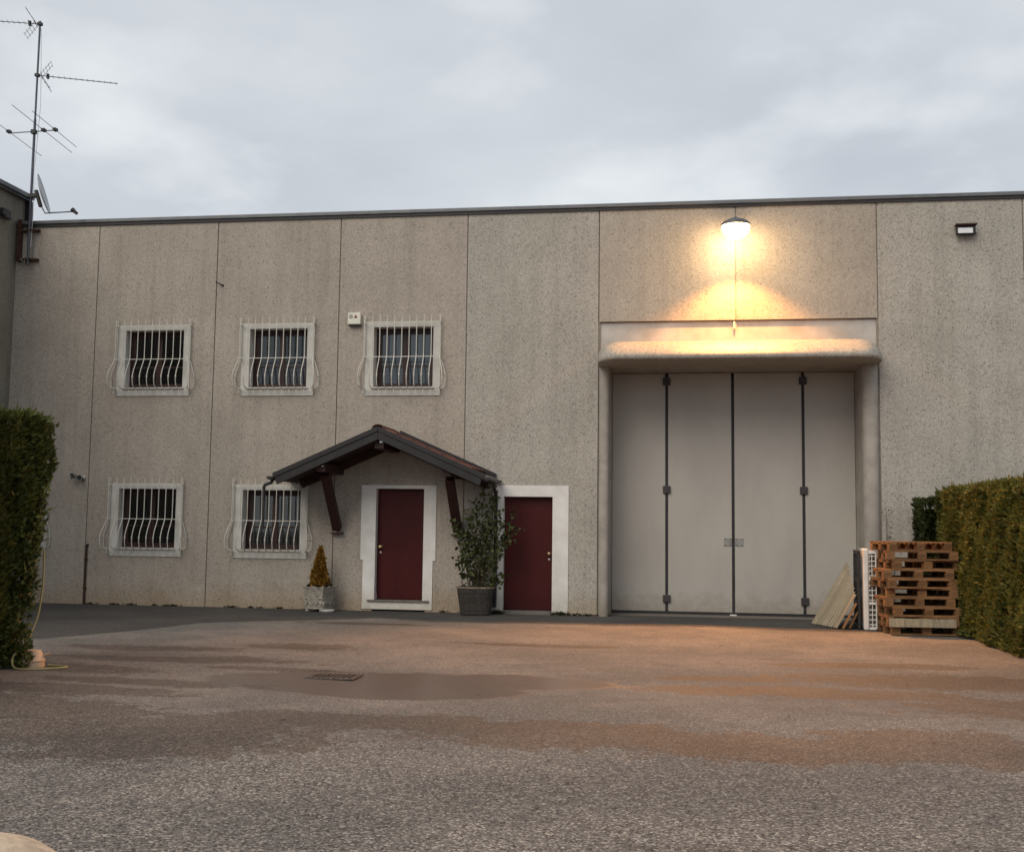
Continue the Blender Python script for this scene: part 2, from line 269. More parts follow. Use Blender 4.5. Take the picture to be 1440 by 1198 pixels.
# ------------------------------------------------------------------ mesh helpers
class MB:
    def __init__(s): s.v = []; s.f = []
    def add(s, vs, fs):
        o = len(s.v); s.v += [tuple(p) for p in vs]; s.f += [tuple(i+o for i in f) for f in fs]; return s
    def box(s, x0, x1, y0, y1, z0, z1):
        return s.add([(x0,y0,z0),(x1,y0,z0),(x1,y1,z0),(x0,y1,z0),(x0,y0,z1),(x1,y0,z1),(x1,y1,z1),(x0,y1,z1)],
                     [(0,3,2,1),(4,5,6,7),(0,1,5,4),(1,2,6,5),(2,3,7,6),(3,0,4,7)])
    def beam(s, a, b, w, h, upv=(0, 0, 1)):
        a, b = Vector(a), Vector(b); d = (b-a).normalized(); sd = d.cross(Vector(upv))
        if sd.length < 1e-4: sd = d.cross(Vector((1, 0, 0)))
        sd.normalize(); u = sd.cross(d); sd *= w/2; u *= h/2
        vs = [a-sd-u, a+sd-u, a+sd+u, a-sd+u, b-sd-u, b+sd-u, b+sd+u, b-sd+u]
        return s.add(vs, [(0,3,2,1),(4,5,6,7),(0,1,5,4),(1,2,6,5),(2,3,7,6),(3,0,4,7)])
    def tube(s, pts, r, n=6, closed=False):
        pts = [Vector(p) for p in pts]; k = len(pts); rs = r if isinstance(r, (list, tuple)) else [r]*k
        vs = []; pu = None
        for i, p in enumerate(pts):
            if closed: d = pts[(i+1) % k]-pts[i-1]
            else: d = pts[min(i+1, k-1)]-pts[max(i-1, 0)]
            d.normalize()
            if pu is None:
                pu = Vector((0, 0, 1)) if abs(d.z) < 0.9 else Vector((0, 1, 0))
            sd = d.cross(pu); sd.normalize(); u = sd.cross(d); pu = u
            for j in range(n):
                a = 2*math.pi*(j+0.5)/n; vs.append(p+(sd*math.cos(a)+u*math.sin(a))*rs[i])
        fs = []
        for i in range(k if closed else k-1):
            i2 = (i+1) % k
            for j in range(n): fs.append((i*n+j, i*n+(j+1) % n, i2*n+(j+1) % n, i2*n+j))
        if not closed: fs += [tuple(range(n))[::-1], tuple((k-1)*n+j for j in range(n))]
        return s.add(vs, fs)
    def prism(s, poly, a, b, axis='z'):
        n = len(poly)
        def P(p, t): return {'z': (p[0], p[1], t), 'y': (p[0], t, p[1]), 'x': (t, p[0], p[1])}[axis]
        vs = [P(p, a) for p in poly]+[P(p, b) for p in poly]
        fs = [tuple(range(n)), tuple(range(2*n-1, n-1, -1))]+[(i, (i+1) % n, n+(i+1) % n, n+i) for i in range(n)]
        return s.add(vs, fs)
    def lathe(s, prof, n=20, c=(0, 0, 0), axis=None):
        vs = []; rot = Vector((0, 0, 1)).rotation_difference(Vector(axis)).to_matrix() if axis else Matrix.Identity(3)
        for r_, z in prof:
            for j in range(n):
                a = 2*math.pi*j/n; vs.append(rot @ Vector((r_*math.cos(a), r_*math.sin(a), z))+Vector(c))
        fs = [(i*n+j, i*n+(j+1) % n, (i+1)*n+(j+1) % n, (i+1)*n+j) for i in range(len(prof)-1) for j in range(n)]
        fs += [tuple(range(n))[::-1], tuple((len(prof)-1)*n+j for j in range(n))]
        return s.add(vs, fs)
    def holes(s, x0, x1, z0, z1, y0, y1, hs):
        xs = sorted({x0, x1, *[min(max(h[i], x0), x1) for h in hs for i in (0, 1)]}); zs = sorted({z0, z1, *[min(max(h[i], z0), z1) for h in hs for i in (2, 3)]})
        def solid(i, j):
            if i < 0 or j < 0 or i >= len(xs)-1 or j >= len(zs)-1: return False
            cx, cz = (xs[i]+xs[i+1])/2, (zs[j]+zs[j+1])/2
            return not any(h[0] < cx < h[1] and h[2] < cz < h[3] for h in hs)
        for i in range(len(xs)-1):
            for j in range(len(zs)-1):
                if not solid(i, j): continue
                a, b, c, d = xs[i], xs[i+1], zs[j], zs[j+1]
                s.add([(a,y0,c),(b,y0,c),(b,y0,d),(a,y0,d)], [(0,1,2,3)]); s.add([(a,y1,c),(b,y1,c),(b,y1,d),(a,y1,d)], [(3,2,1,0)])
                if not solid(i-1, j): s.add([(a,y0,c),(a,y0,d),(a,y1,d),(a,y1,c)], [(0,1,2,3)])
                if not solid(i+1, j): s.add([(b,y0,c),(b,y1,c),(b,y1,d),(b,y0,d)], [(0,1,2,3)])
                if not solid(i, j-1): s.add([(a,y0,c),(a,y1,c),(b,y1,c),(b,y0,c)], [(0,1,2,3)])
                if not solid(i, j+1): s.add([(a,y0,d),(b,y0,d),(b,y1,d),(a,y1,d)], [(0,1,2,3)])
        return s
    def mesh(s, name, m_):
        me = bpy.data.meshes.new(name); me.from_pydata(s.v, [], s.f); me.materials.append(MAT[m_] if isinstance(m_, str) else m_); me.update(); return me
    def build(s, name, m_, parent=None, smooth=0, bevel=0.0, loc=None):
        return link(name, s.mesh(name, m_), parent, smooth, bevel, loc)
def fixn(me):
    bm = bmesh.new(); bm.from_mesh(me); bmesh.ops.recalc_face_normals(bm, faces=bm.faces); bm.to_mesh(me); bm.free()
def link(name, me, parent=None, smooth=0, bevel=0.0, loc=None, fix=True):
    if fix: fixn(me)
    if bevel:
        bm = bmesh.new(); bm.from_mesh(me); bmesh.ops.remove_doubles(bm, verts=bm.verts, dist=1e-5)
        ed = [e for e in bm.edges if len(e.link_faces) == 2 and e.calc_face_angle(0) > 0.5]
        bmesh.ops.bevel(bm, geom=ed, offset=bevel, segments=2, profile=0.5, affect='EDGES', clamp_overlap=True); bm.to_mesh(me); bm.free()
    if smooth:
        me.polygons.foreach_set('use_smooth', [True]*len(me.polygons)); me.set_sharp_from_angle(angle=R(smooth))
    o = bpy.data.objects.new(name, me); C.objects.link(o)
    if parent: o.parent = parent
    if loc: o.location = loc
    return o
def share(name, me, parent, loc=(0, 0, 0), rot=(0, 0, 0), scale=None):
    o = bpy.data.objects.new(name, me); C.objects.link(o); o.parent = parent; o.location = loc; o.rotation_euler = rot
    if scale: o.scale = scale
    return o
def tag(o, label, cat, group=None, kind=None):
    if label: o['label'] = label
    if cat: o['category'] = cat
    if group: o['group'] = group
    if kind: o['kind'] = kind
    return o
def thing(name, label, cat, loc=(0, 0, 0), rz=0.0, group=None):
    o = bpy.data.objects.new(name, None); C.objects.link(o); o.location = loc; o.rotation_euler = (0, 0, rz); o.empty_display_size = 0.2
    return tag(o, label, cat, group)
def copy_tree(o, parent=None):
    c = o.copy(); C.objects.link(c); c.parent = parent
    for ch in list(o.children): copy_tree(ch, c)
    return c
def arc(cx, cy, r, a0, a1, n): return [(cx+r*math.cos(R(a0+(a1-a0)*i/n)), cy+r*math.sin(R(a0+(a1-a0)*i/n))) for i in range(n+1)]

# ------------------------------------------------------------------ ground
def gz(X, Y):
    near = np.clip((Y+21)/3, 0, 1)*np.clip((0.0-Y)/1.5, 0, 1)
    return near*(0.010*np.sin(X*0.9+1.2)*np.sin(Y*0.7)+0.006*np.sin(X*2.3+Y*1.1)) - 0.02*np.exp(-(((X-0.9)/2.2)**2+((Y+9.5)/1.3)**2))
def ground():
    fx = np.arange(-8, 11.01, 0.09); fy = np.arange(-18.5, 0.61, 0.09)
    xs = np.concatenate([[-400, -150, -60, -30, -18, -12], fx, [13, 18, 30, 60, 150, 400]]); ys = np.concatenate([[-400, -150, -60, -35, -25, -21], fy, [1.5, 5, 15, 40, 120, 400]])
    X, Y = np.meshgrid(xs, ys); nx, ny = len(xs), len(ys)
    near = np.clip((Y+21)/3, 0, 1)*np.clip((0.0-Y)/1.5, 0, 1)
    Z = near*(0.010*np.sin(X*0.9+1.2)*np.sin(Y*0.7)+0.006*np.sin(X*2.3+Y*1.1)) - 0.02*np.exp(-(((X-0.9)/2.2)**2+((Y+9.5)/1.3)**2))
    # recess for the drain: grid cells removed below
    co = np.stack([X, Y, Z], -1).reshape(-1, 3)
    idx = np.arange(nx*ny).reshape(ny, nx)
    q = np.stack([idx[:-1, :-1], idx[:-1, 1:], idx[1:, 1:], idx[1:, :-1]], -1).reshape(-1, 4)
    me = bpy.data.meshes.new('asphalt_yard'); me.from_pydata(co.tolist(), [], q.tolist()); me.materials.append(MAT['asphalt'])
    x, y = co[:, 0], co[:, 1]
    def ell(L):
        a = np.full(len(x), -1.0)
        for cx, cy, rx, ry in L: a = np.maximum(a, 1-np.sqrt(((x-cx)/rx)**2+((y-cy)/ry)**2))
        return a
    damp = ell([(0.1,-12.9,1.7,1.15),(-1.6,-12.1,1.9,1.1),(1.6,-12.0,1.9,0.5),(3.1,-12.25,1.7,0.75),(4.6,-12.55,1.5,0.6),(6.1,-12.2,1.7,0.8),
                (-2.2,-10.9,2.0,0.5),(-1.2,-10.2,1.5,0.32),(-1.6,-8.3,1.9,0.38),(-2.6,-7.2,1.5,0.4),(-0.8,-6.7,1.1,0.55),(-0.4,-8.9,0.9,0.2),(-2.6,-9.4,1.2,0.5),
                (5.4,-9.5,1.8,0.5),(6.7,-8.4,2.0,0.8),(4.5,-8.6,1.0,0.3),(7.2,-10.1,1.5,0.8),(6.1,-7.0,1.5,0.35),(2.0,-5.6,1.4,0.25),(-1.0,-2.9,1.2,0.3)])
    pud = ell([(0.9,-9.65,1.9,1.15),(2.2,-9.35,1.5,0.7),(1.4,-10.2,1.5,0.65)])
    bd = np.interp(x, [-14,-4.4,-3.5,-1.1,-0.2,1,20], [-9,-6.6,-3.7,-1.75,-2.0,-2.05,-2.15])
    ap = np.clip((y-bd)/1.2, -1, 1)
    co_ = np.clip((-10.4-y)/3.5, 0.0, 1.0)
    for nme, a in (('damp', damp), ('puddle', pud), ('apron_and_shadow', ap), ('coarse', co_)):
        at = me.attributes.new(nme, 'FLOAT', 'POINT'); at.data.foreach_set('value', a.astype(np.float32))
    me.polygons.foreach_set('use_smooth', [True]*len(me.polygons))
    o = bpy.data.objects.new('asphalt_yard', me); C.objects.link(o); o['kind'] = 'structure'; o['label'] = 'worn grey asphalt yard with damp brown patches'
ground()

# ------------------------------------------------------------------ main building
B = thing('industrial_building', 'long beige precast concrete industrial building with tall folding gate and barred windows', 'building')
H = 7.50
WIN = [(-6.24, 1.51, 4.06, 5.46, 'u1'), (-3.70, 1.46, 4.05, 5.46, 'u2'), (-1.22, 1.46, 4.04, 5.46, 'u3'), (-6.26, 1.48, 0.94, 2.35, 'l1'), (-3.74, 1.46, 0.94, 2.34, 'l2'), (-8.80, 0.92, 0.94, 2.35, 'l0')]
def opening(w):
    cx, ww, z0, z1, _ = w
    return (cx-ww/2+0.16, cx+ww/2-0.14, z0+0.155, z1-0.105)
D1 = (-1.67, -0.75, 0.21, 2.28); D2 = (0.76, 1.67, 0.07, 2.15)
hs = [tuple(a+b for a, b in zip(opening(w), (-0.05, 0.05, -0.05, 0.05))) for w in WIN]+[(D1[0]-0.05, D1[1]+0.05, -1, D1[3]+0.03), (D2[0]-0.05, D2[1]+0.05, -1, D2[3]+0.05)]
seams = [-9.3, -7.5, -5.0, -2.5, 0.0, 2.5]
g = 0.010
def hin(x0, x1): return [h for h in hs if h[1] > x0 and h[0] < x1]
for a, b in zip(seams[:-1], seams[1:]):
    MB().holes(a+g, b-g, -0.05, H, 0, 0.2, hin(a, b)).build('wall_panel', 'panel_beige' if b <= 0 else 'panel_grey', B)
for a, b in ((2.5, 5.0), (5.0, 7.5)): MB().box(a+g, b-g, 0, 0.2, 5.40, H).build('wall_panel', 'panel_beige', B)
for a, b in ((7.5, 10), (10, 12.5), (12.5, 15)): MB().box(a+g, b-g, 0, 0.2, -0.05, H).build('wall_panel', 'panel_grey', B)
for x in (-7.5, -5, -2.5, 0, 7.5, 10, 12.5): MB().box(x-0.03, x+0.03, 0.022, 0.19, -0.05, H-0.01).build('joint_sealant', 'sealant', B)
MB().box(4.97, 5.03, 0.022, 0.19, 5.41, H-0.01).build('joint_sealant', 'sealant', B)
MB().box(2.47, 2.53, 0.03, 0.19, -0.05, H-0.01).build('joint_sealant', 'sealant', B)
MB().box(-9.3, 15.05, -0.055, 0.26, H+0.055, H+0.125).build('coping', 'coping_metal', B, bevel=0.008)
MB().box(-9.3, 15.04, -0.03, 0.24, H+0.001, H+0.054).build('drip_shadow_strip', 'dark_metal', B)  # dark strip painting the shadow under the coping's overhang
# shell behind the facade
MB().box(-9.2, 15, 0.26, 14, H-0.35, H-0.1).build('roof', 'coping_metal', B)
MB().box(-9.3, 15, 13.8, 14, -0.05, H-0.36).build('back_wall', 'panel_grey', B)
MB().box(14.8, 15, 0.2, 13.8, -0.05, H-0.36).build('side_wall', 'panel_grey', B)
MB().box(-9.3, -9.1, 0.2, 13.8, -0.05, H-0.36).build('side_wall', 'panel_grey', B)
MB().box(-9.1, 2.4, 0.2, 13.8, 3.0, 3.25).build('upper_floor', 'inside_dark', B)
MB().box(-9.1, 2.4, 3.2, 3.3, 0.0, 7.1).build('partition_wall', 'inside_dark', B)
# gate surround
MB().box(2.51, 7.49, 0.055, 0.22, 4.75, 5.385).build('lintel', 'smooth_concrete', B)
def postpoly(x0, x1, r): return arc(x0+r, -0.10+r, r, 180, 270, 6)+arc(x1-r, -0.10+r, r, 270, 360, 6)+[(x1, 1.05), (x0, 1.05)]
MB().prism(postpoly(2.515, 2.70, 0.088), -0.03, 4.56).build('gate_post', 'post_concrete', B, smooth=40)
MB().prism(postpoly(7.20, 7.482, 0.135), -0.03, 4.56).build('gate_post', 'post_concrete', B, smooth=40)
def hood():
    prof = [(-0.04, 5.0), (0.2, 4.985), (0.40, 4.95), (0.56, 4.895), (0.70, 4.825), (0.81, 4.75), (0.885, 4.68), (0.915, 4.625), (0.912, 4.585), (0.885, 4.558), (0.85, 4.55), (0.4, 4.55), (-0.04, 4.55)]
    st = [(2.512, 0.0)]+[(2.512+0.42*(1-math.cos(R(a))), math.sin(R(a))) for a in range(12, 91, 13)]
    xs = [(x, k) for x, k in st]+[(2.512+7.488-x, k) for x, k in st[::-1]]
    vs = []; n = len(prof)
    for x, k in xs:
        for d, z in prof:
            dd = d*(0.40+0.60*k) if d > 0 else d; vs.append((x, -dd, 4.55+(z-4.55)*(0.48+0.52*k)))
    fs = [(i*n+j, i*n+(j+1) % n, (i+1)*n+(j+1) % n, (i+1)*n+j) for i in range(len(xs)-1) for j in range(n)]+[tuple(range(n)), tuple((len(xs)-1)*n+j for j in range(n))[::-1]]
    MB().add(vs, fs).build('gate_hood', 'hood_concrete', B, smooth=55)
hood()
MB().box(2.70, 7.20, 0.045, 1.05, 4.553, 4.74).build('gate_soffit', 'post_concrete', B)
MB().box(4.955, 4.985, 0.0, 0.06, 5.24, 5.37).add([(4.94,0.045,5.24),(5.0,0.045,5.24),(4.97,0.045,5.18),(4.94,0.06,5.24),(5.0,0.06,5.24),(4.97,0.06,5.18)], [(0,2,1),(3,4,5),(0,1,4,3),(1,2,5,4),(2,0,3,5)]).build('caulk_drip', 'white_paint', B)
GY = 0.90
edges = [2.705, 3.735, 4.97, 6.262, 7.195]
leaves = []
for i in range(4):
    a, b = edges[i]+(0.025 if i else 0.0), edges[i+1]-(0.025 if i < 3 else 0.0)
    lf = MB().box(a, b, GY, GY+0.06, 0.055, 4.545).build('gate_leaf', 'gate_grey', B, bevel=0.006); leaves.append(lf)
    MB().box(a+0.004, b-0.004, GY+0.012, GY+0.05, 0.008, 0.053).build('bottom_seal', 'gate_seal', lf)
for i in (1, 2, 3):
    x = edges[i]; MB().box(x-0.0245, x+0.0245, GY-0.006, GY+0.055, 0.01, 4.44).build('joint_strip', 'gate_seal', leaves[i])
for i in (1, 3):
    x = edges[i]
    for z in (4.385, 2.33, 0.29):
        h = MB().box(x-0.07, x+0.07, GY-0.045, GY-0.008, z-0.07, z+0.07).build('hinge', 'hinge_steel', leaves[i], bevel=0.008)
        MB().tube([(x, GY-0.05, z-0.07), (x, GY-0.05, z+0.07)], 0.018, 8).build('hinge_pin', 'hinge_steel', h) if False else None
    MB().box(x-0.03, x+0.03, GY-0.03, GY-0.007, 4.455, 4.50).build('strip_cap', 'hinge_steel', leaves[i])
for a, b, k in ((4.80, 4.94, 1), (5.0, 5.15, 2)):
    MB().box(a, b, GY-0.014, GY-0.001, 1.29, 1.435).build('handle_plate', 'plate_steel', leaves[k], bevel=0.003)
    for px in (a+0.02, b-0.02):
        for pz in (1.31, 1.415): MB().lathe([(0.009, 0), (0.007, 0.006)], 8, (px, GY-0.015, pz), (0, -1, 0)).build('plate_bolt', 'hinge_steel', leaves[k])
MB().box(4.90, 5.02, GY-0.10, GY-0.02, 0.0, 0.025).build('floor_stop', 'white_plastic', leaves[1])
MB().prism([(0.0, -0.004), (1.1, -0.004), (1.1, 0.006), (0.9, 0.006)], 2.7, 7.17, 'x').build('gate_sill', 'threshold', B)

# windows
def window(w):
    cx, ww, z0, z1, key = w; o0, o1, p0, p1 = opening(w)
    Y = 0.20; fr = 0.05
    W = MB().holes(o0-0.02, o1+0.02, p0-0.02, p1+0.02, Y, Y+0.06, [(o0+fr, o1-fr, p0+fr, p1-fr)]).build('window', 'window_wood', B)
    s_ = MB().holes(cx-ww/2, cx+ww/2, z0, z1, -0.018, Y-0.002, [(o0, o1, p0, p1)]).build('surround', 'white_paint', W)
    MB().box(o0-0.03, o1+0.03, -0.045, Y-0.004, p0-0.025, p0+0.012).build('sill', 'smooth_concrete', W, bevel=0.004)
    mid = (o0+o1)/2
    for a, b in ((o0+fr, mid-0.002), (mid+0.002, o1-fr)):
        st = 0.055; ms = MB().holes(a, b, p0+fr, p1-fr, Y+0.008, Y+0.052, [(a+st, b-st, p0+fr+st, p1-fr-st)])
        zz = p0+0.42; ms.box(a+st-0.005, b-st+0.005, Y+0.012, Y+0.045, zz, zz+0.028)
        ms.build('casement', 'window_wood', W)
        MB().box(a+st-0.006, b-st+0.006, Y+0.028, Y+0.033, p0+fr+st-0.006, zz+0.004).build('pane', 'glass', W)
        MB().box(a+st-0.006, b-st+0.006, Y+0.028, Y+0.033, zz+0.024, p1-fr-st+0.006).build('pane', 'glass', W)
    if key == 'u3':  # pale folded sheet added behind the glass to imitate its sky reflection
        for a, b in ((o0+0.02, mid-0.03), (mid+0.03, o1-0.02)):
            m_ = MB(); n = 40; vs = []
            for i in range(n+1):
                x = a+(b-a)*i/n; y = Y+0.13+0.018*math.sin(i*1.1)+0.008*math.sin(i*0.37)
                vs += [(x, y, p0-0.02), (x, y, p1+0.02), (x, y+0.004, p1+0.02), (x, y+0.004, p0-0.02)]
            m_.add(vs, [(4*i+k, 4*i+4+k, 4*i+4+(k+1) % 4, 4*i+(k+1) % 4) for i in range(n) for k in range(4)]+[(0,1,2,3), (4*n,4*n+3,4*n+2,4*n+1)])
            m_.build('sky_reflection_sheet', 'sky_reflection_sheet', W, smooth=60)
    if key in ('l2', 'l1'):
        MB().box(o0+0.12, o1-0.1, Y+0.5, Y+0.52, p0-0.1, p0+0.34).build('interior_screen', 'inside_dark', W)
for w in WIN: window(w)

# doors
def door(D, knobx, key):
    x0, x1, z0, z1 = D; y = 0.13
    d = MB().box(x0+0.004, x1-0.004, y, y+0.05, z0+0.006, z1-0.004).build('door', 'door_red', B, bevel=0.004)
    MB().holes(x0-0.035, x1+0.035, z0-0.01, z1+0.03, y+0.012, 0.22, [(x0, x1, -1, z1)]).build('door_frame', 'door_red' if key else 'window_wood', d)
    MB().lathe([(0.026, 0), (0.026, 0.008), (0.012, 0.012), (0.012, 0.035), (0.03, 0.045), (0.034, 0.06), (0.026, 0.075), (0.0, 0.078)], 14, (knobx, y, z0+0.98 if not key else 1.11), (0, -1, 0)).build('knob', 'brass', d, smooth=50)
    MB().lathe([(0.024, 0), (0.024, 0.008), (0.014, 0.012), (0.0, 0.013)], 14, (knobx, y, (z0+0.87 if not key else 1.0)), (0, -1, 0)).build('keyhole_plate', 'plate_steel', d, smooth=50)
    return d
d1 = door(D1, -1.60, 0); d2 = door(D2, 1.60, 1)
sur = MB(); x0, x1, z0, z1 = D1
pl = [(-1.905,0.04),(x0,0.04),(x0,z1),(x1,z1),(x1,0.04),(-0.565,0.04),(-0.565,0.945),(-0.515,0.945),(-0.515,2.345),(-1.955,2.345),(-1.955,0.945),(-1.905,0.945)]
sur.holes(-1.955, x0, 0.945, 2.345, -0.018, 0.128, []).holes(-1.905, x0, 0.035, 0.945, -0.018, 0.128, []).holes(x1, -0.515, 0.945, 2.345, -0.018, 0.128, []).holes(x1, -0.565, 0.035, 0.945, -0.018, 0.128, []).holes(x0, x1, z1, 2.345, -0.018, 0.128, []).holes(x0, x1, 0.035, z0-0.035, -0.018, 0.128, [])
sur.build('surround', 'bright_paint', d1)
MB().box(-1.80, -0.62, -0.05, 0.12, z0-0.034, z0-0.002).build('threshold', 'threshold', d1, bevel=0.004)
MB().beam((-1.655, 0.118, 0.22), (-1.685, 0.118, 0.50), 0.008, 0.006).build('draught_strip', 'white_plastic', d1)
x0, x1, z0, z1 = D2
MB().holes(0.56, 1.965, 0.03, 2.355, -0.018, 0.128, [(x0, x1, -1, z1)]).build('surround', 'bright_paint', d2)
MB().box(x0-0.002, x1+0.002, -0.02, 0.2, 0.0, z0-0.004).build('threshold', 'threshold', d2)

# ------------------------------------------------------------------ neighbouring wing at the left
Wg = thing('side_building', 'taller grey concrete wing at the left edge, joining the long facade', 'building', (-9.3, -4, 0))
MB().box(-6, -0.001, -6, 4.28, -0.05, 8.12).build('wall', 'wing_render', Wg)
MB().box(-6.1, 0.15, -6.1, 4.33, 8.16, 8.25).box(-6.05, 0.10, -6.05, 4.30, 8.121, 8.16).build('coping', 'coping_metal', Wg, bevel=0.008)
MB().box(0.0, 0.13, 4.24, 4.31, 7.60, 8.118).build('edge_flashing', 'dark_metal', Wg)
MB().box(0.001, 0.10, 3.35, 3.62, 7.60, 7.74).box(0.05, 0.14, 3.38, 3.58, 7.54, 7.605).build('vent_box', 'dark_metal', Wg, bevel=0.01)

# ------------------------------------------------------------------ window grilles
def grille(cx, ww, z0, z1, label, group):
    T = thing('window_grille', label, 'window grille', (cx, 0, z0), 0, group)
    hw = ww/2+0.005; h = z1-z0; zt = h+0.11; zm = h-0.69; zb = 0.14; Yf = -0.115
    r = 0.0095
    rails = MB()
    for z, ex in ((h-0.03, 0.0), (zm, 0.0), (zb, 0.0)):
        rails.beam((-hw, Yf, z), (hw, Yf, z), 0.014, 0.014)
        for s in (-1, 1): rails.beam((s*hw, Yf-0.005, z), (s*hw, 0.0, z), 0.014, 0.014)
    rails.build('rail', 'grille_paint', T)
    def prof(): return [(0, zt), (0, zm+0.02), (0.035, zm-0.06), (0.13, zm-0.23), (0.165, zm-0.33), (0.168, zb+0.14), (0.14, zb+0.035), (0.06, zb+0.006), (0, zb-0.01), (0, zb-0.10)]
    fm = MB().tube([(0, Yf-d, z) for d, z in prof()], r, 5).mesh('bar', 'grille_paint'); fixn(fm)
    nb = 10
    for i in range(nb+1):
        x = -hw+0.02+(2*hw-0.04)*i/nb
        if 0 < i < nb: share('bar', fm, T, (x, 0, 0))
    col = MB()
    for s in (-1, 1):
        MB().tube([(s*(hw+d*0.45), Yf-d*0.8, z) for d, z in prof()], r, 5).build('bar', 'grille_paint', T)
        MB().tube([(s*(hw+d*0.62), -0.045, z) for d, z in prof()], r, 5).build('bar', 'grille_paint', T)
        bx = s*(hw+0.165*0.7); zc = zm-0.36
        col.tube([(s*(hw+0.168*0.62), -0.045, zc), (s*(hw+0.168*0.45), Yf-0.13, zc)], 0.008, 5)
    for i in range(1, nb):
        x = -hw+0.02+(2*hw-0.04)*i/nb; col.lathe([(0.0, -0.03), (0.015, -0.02), (0.0155, 0.02), (0.0, 0.03)], 6, (x, Yf-0.166, zm-0.36))
    col.build('collar', 'grille_paint', T)
    return T
GL = {'u1': 'white bulging iron grille on the upper window nearest the antenna', 'u2': 'white bulging iron grille on the middle window of the upper row', 'u3': 'white bulging iron grille on the upper window beside the alarm box',
      'l1': 'white bulging iron grille on the lower window right of the rusty pipe', 'l2': 'white bulging iron grille on the lower window partly covered by the tiled canopy', 'l0': 'white bulging iron grille mostly hidden behind the tall left hedge'}
for w in WIN: grille(w[0], w[1], w[2], w[3], GL[w[4]], 'white window grilles')

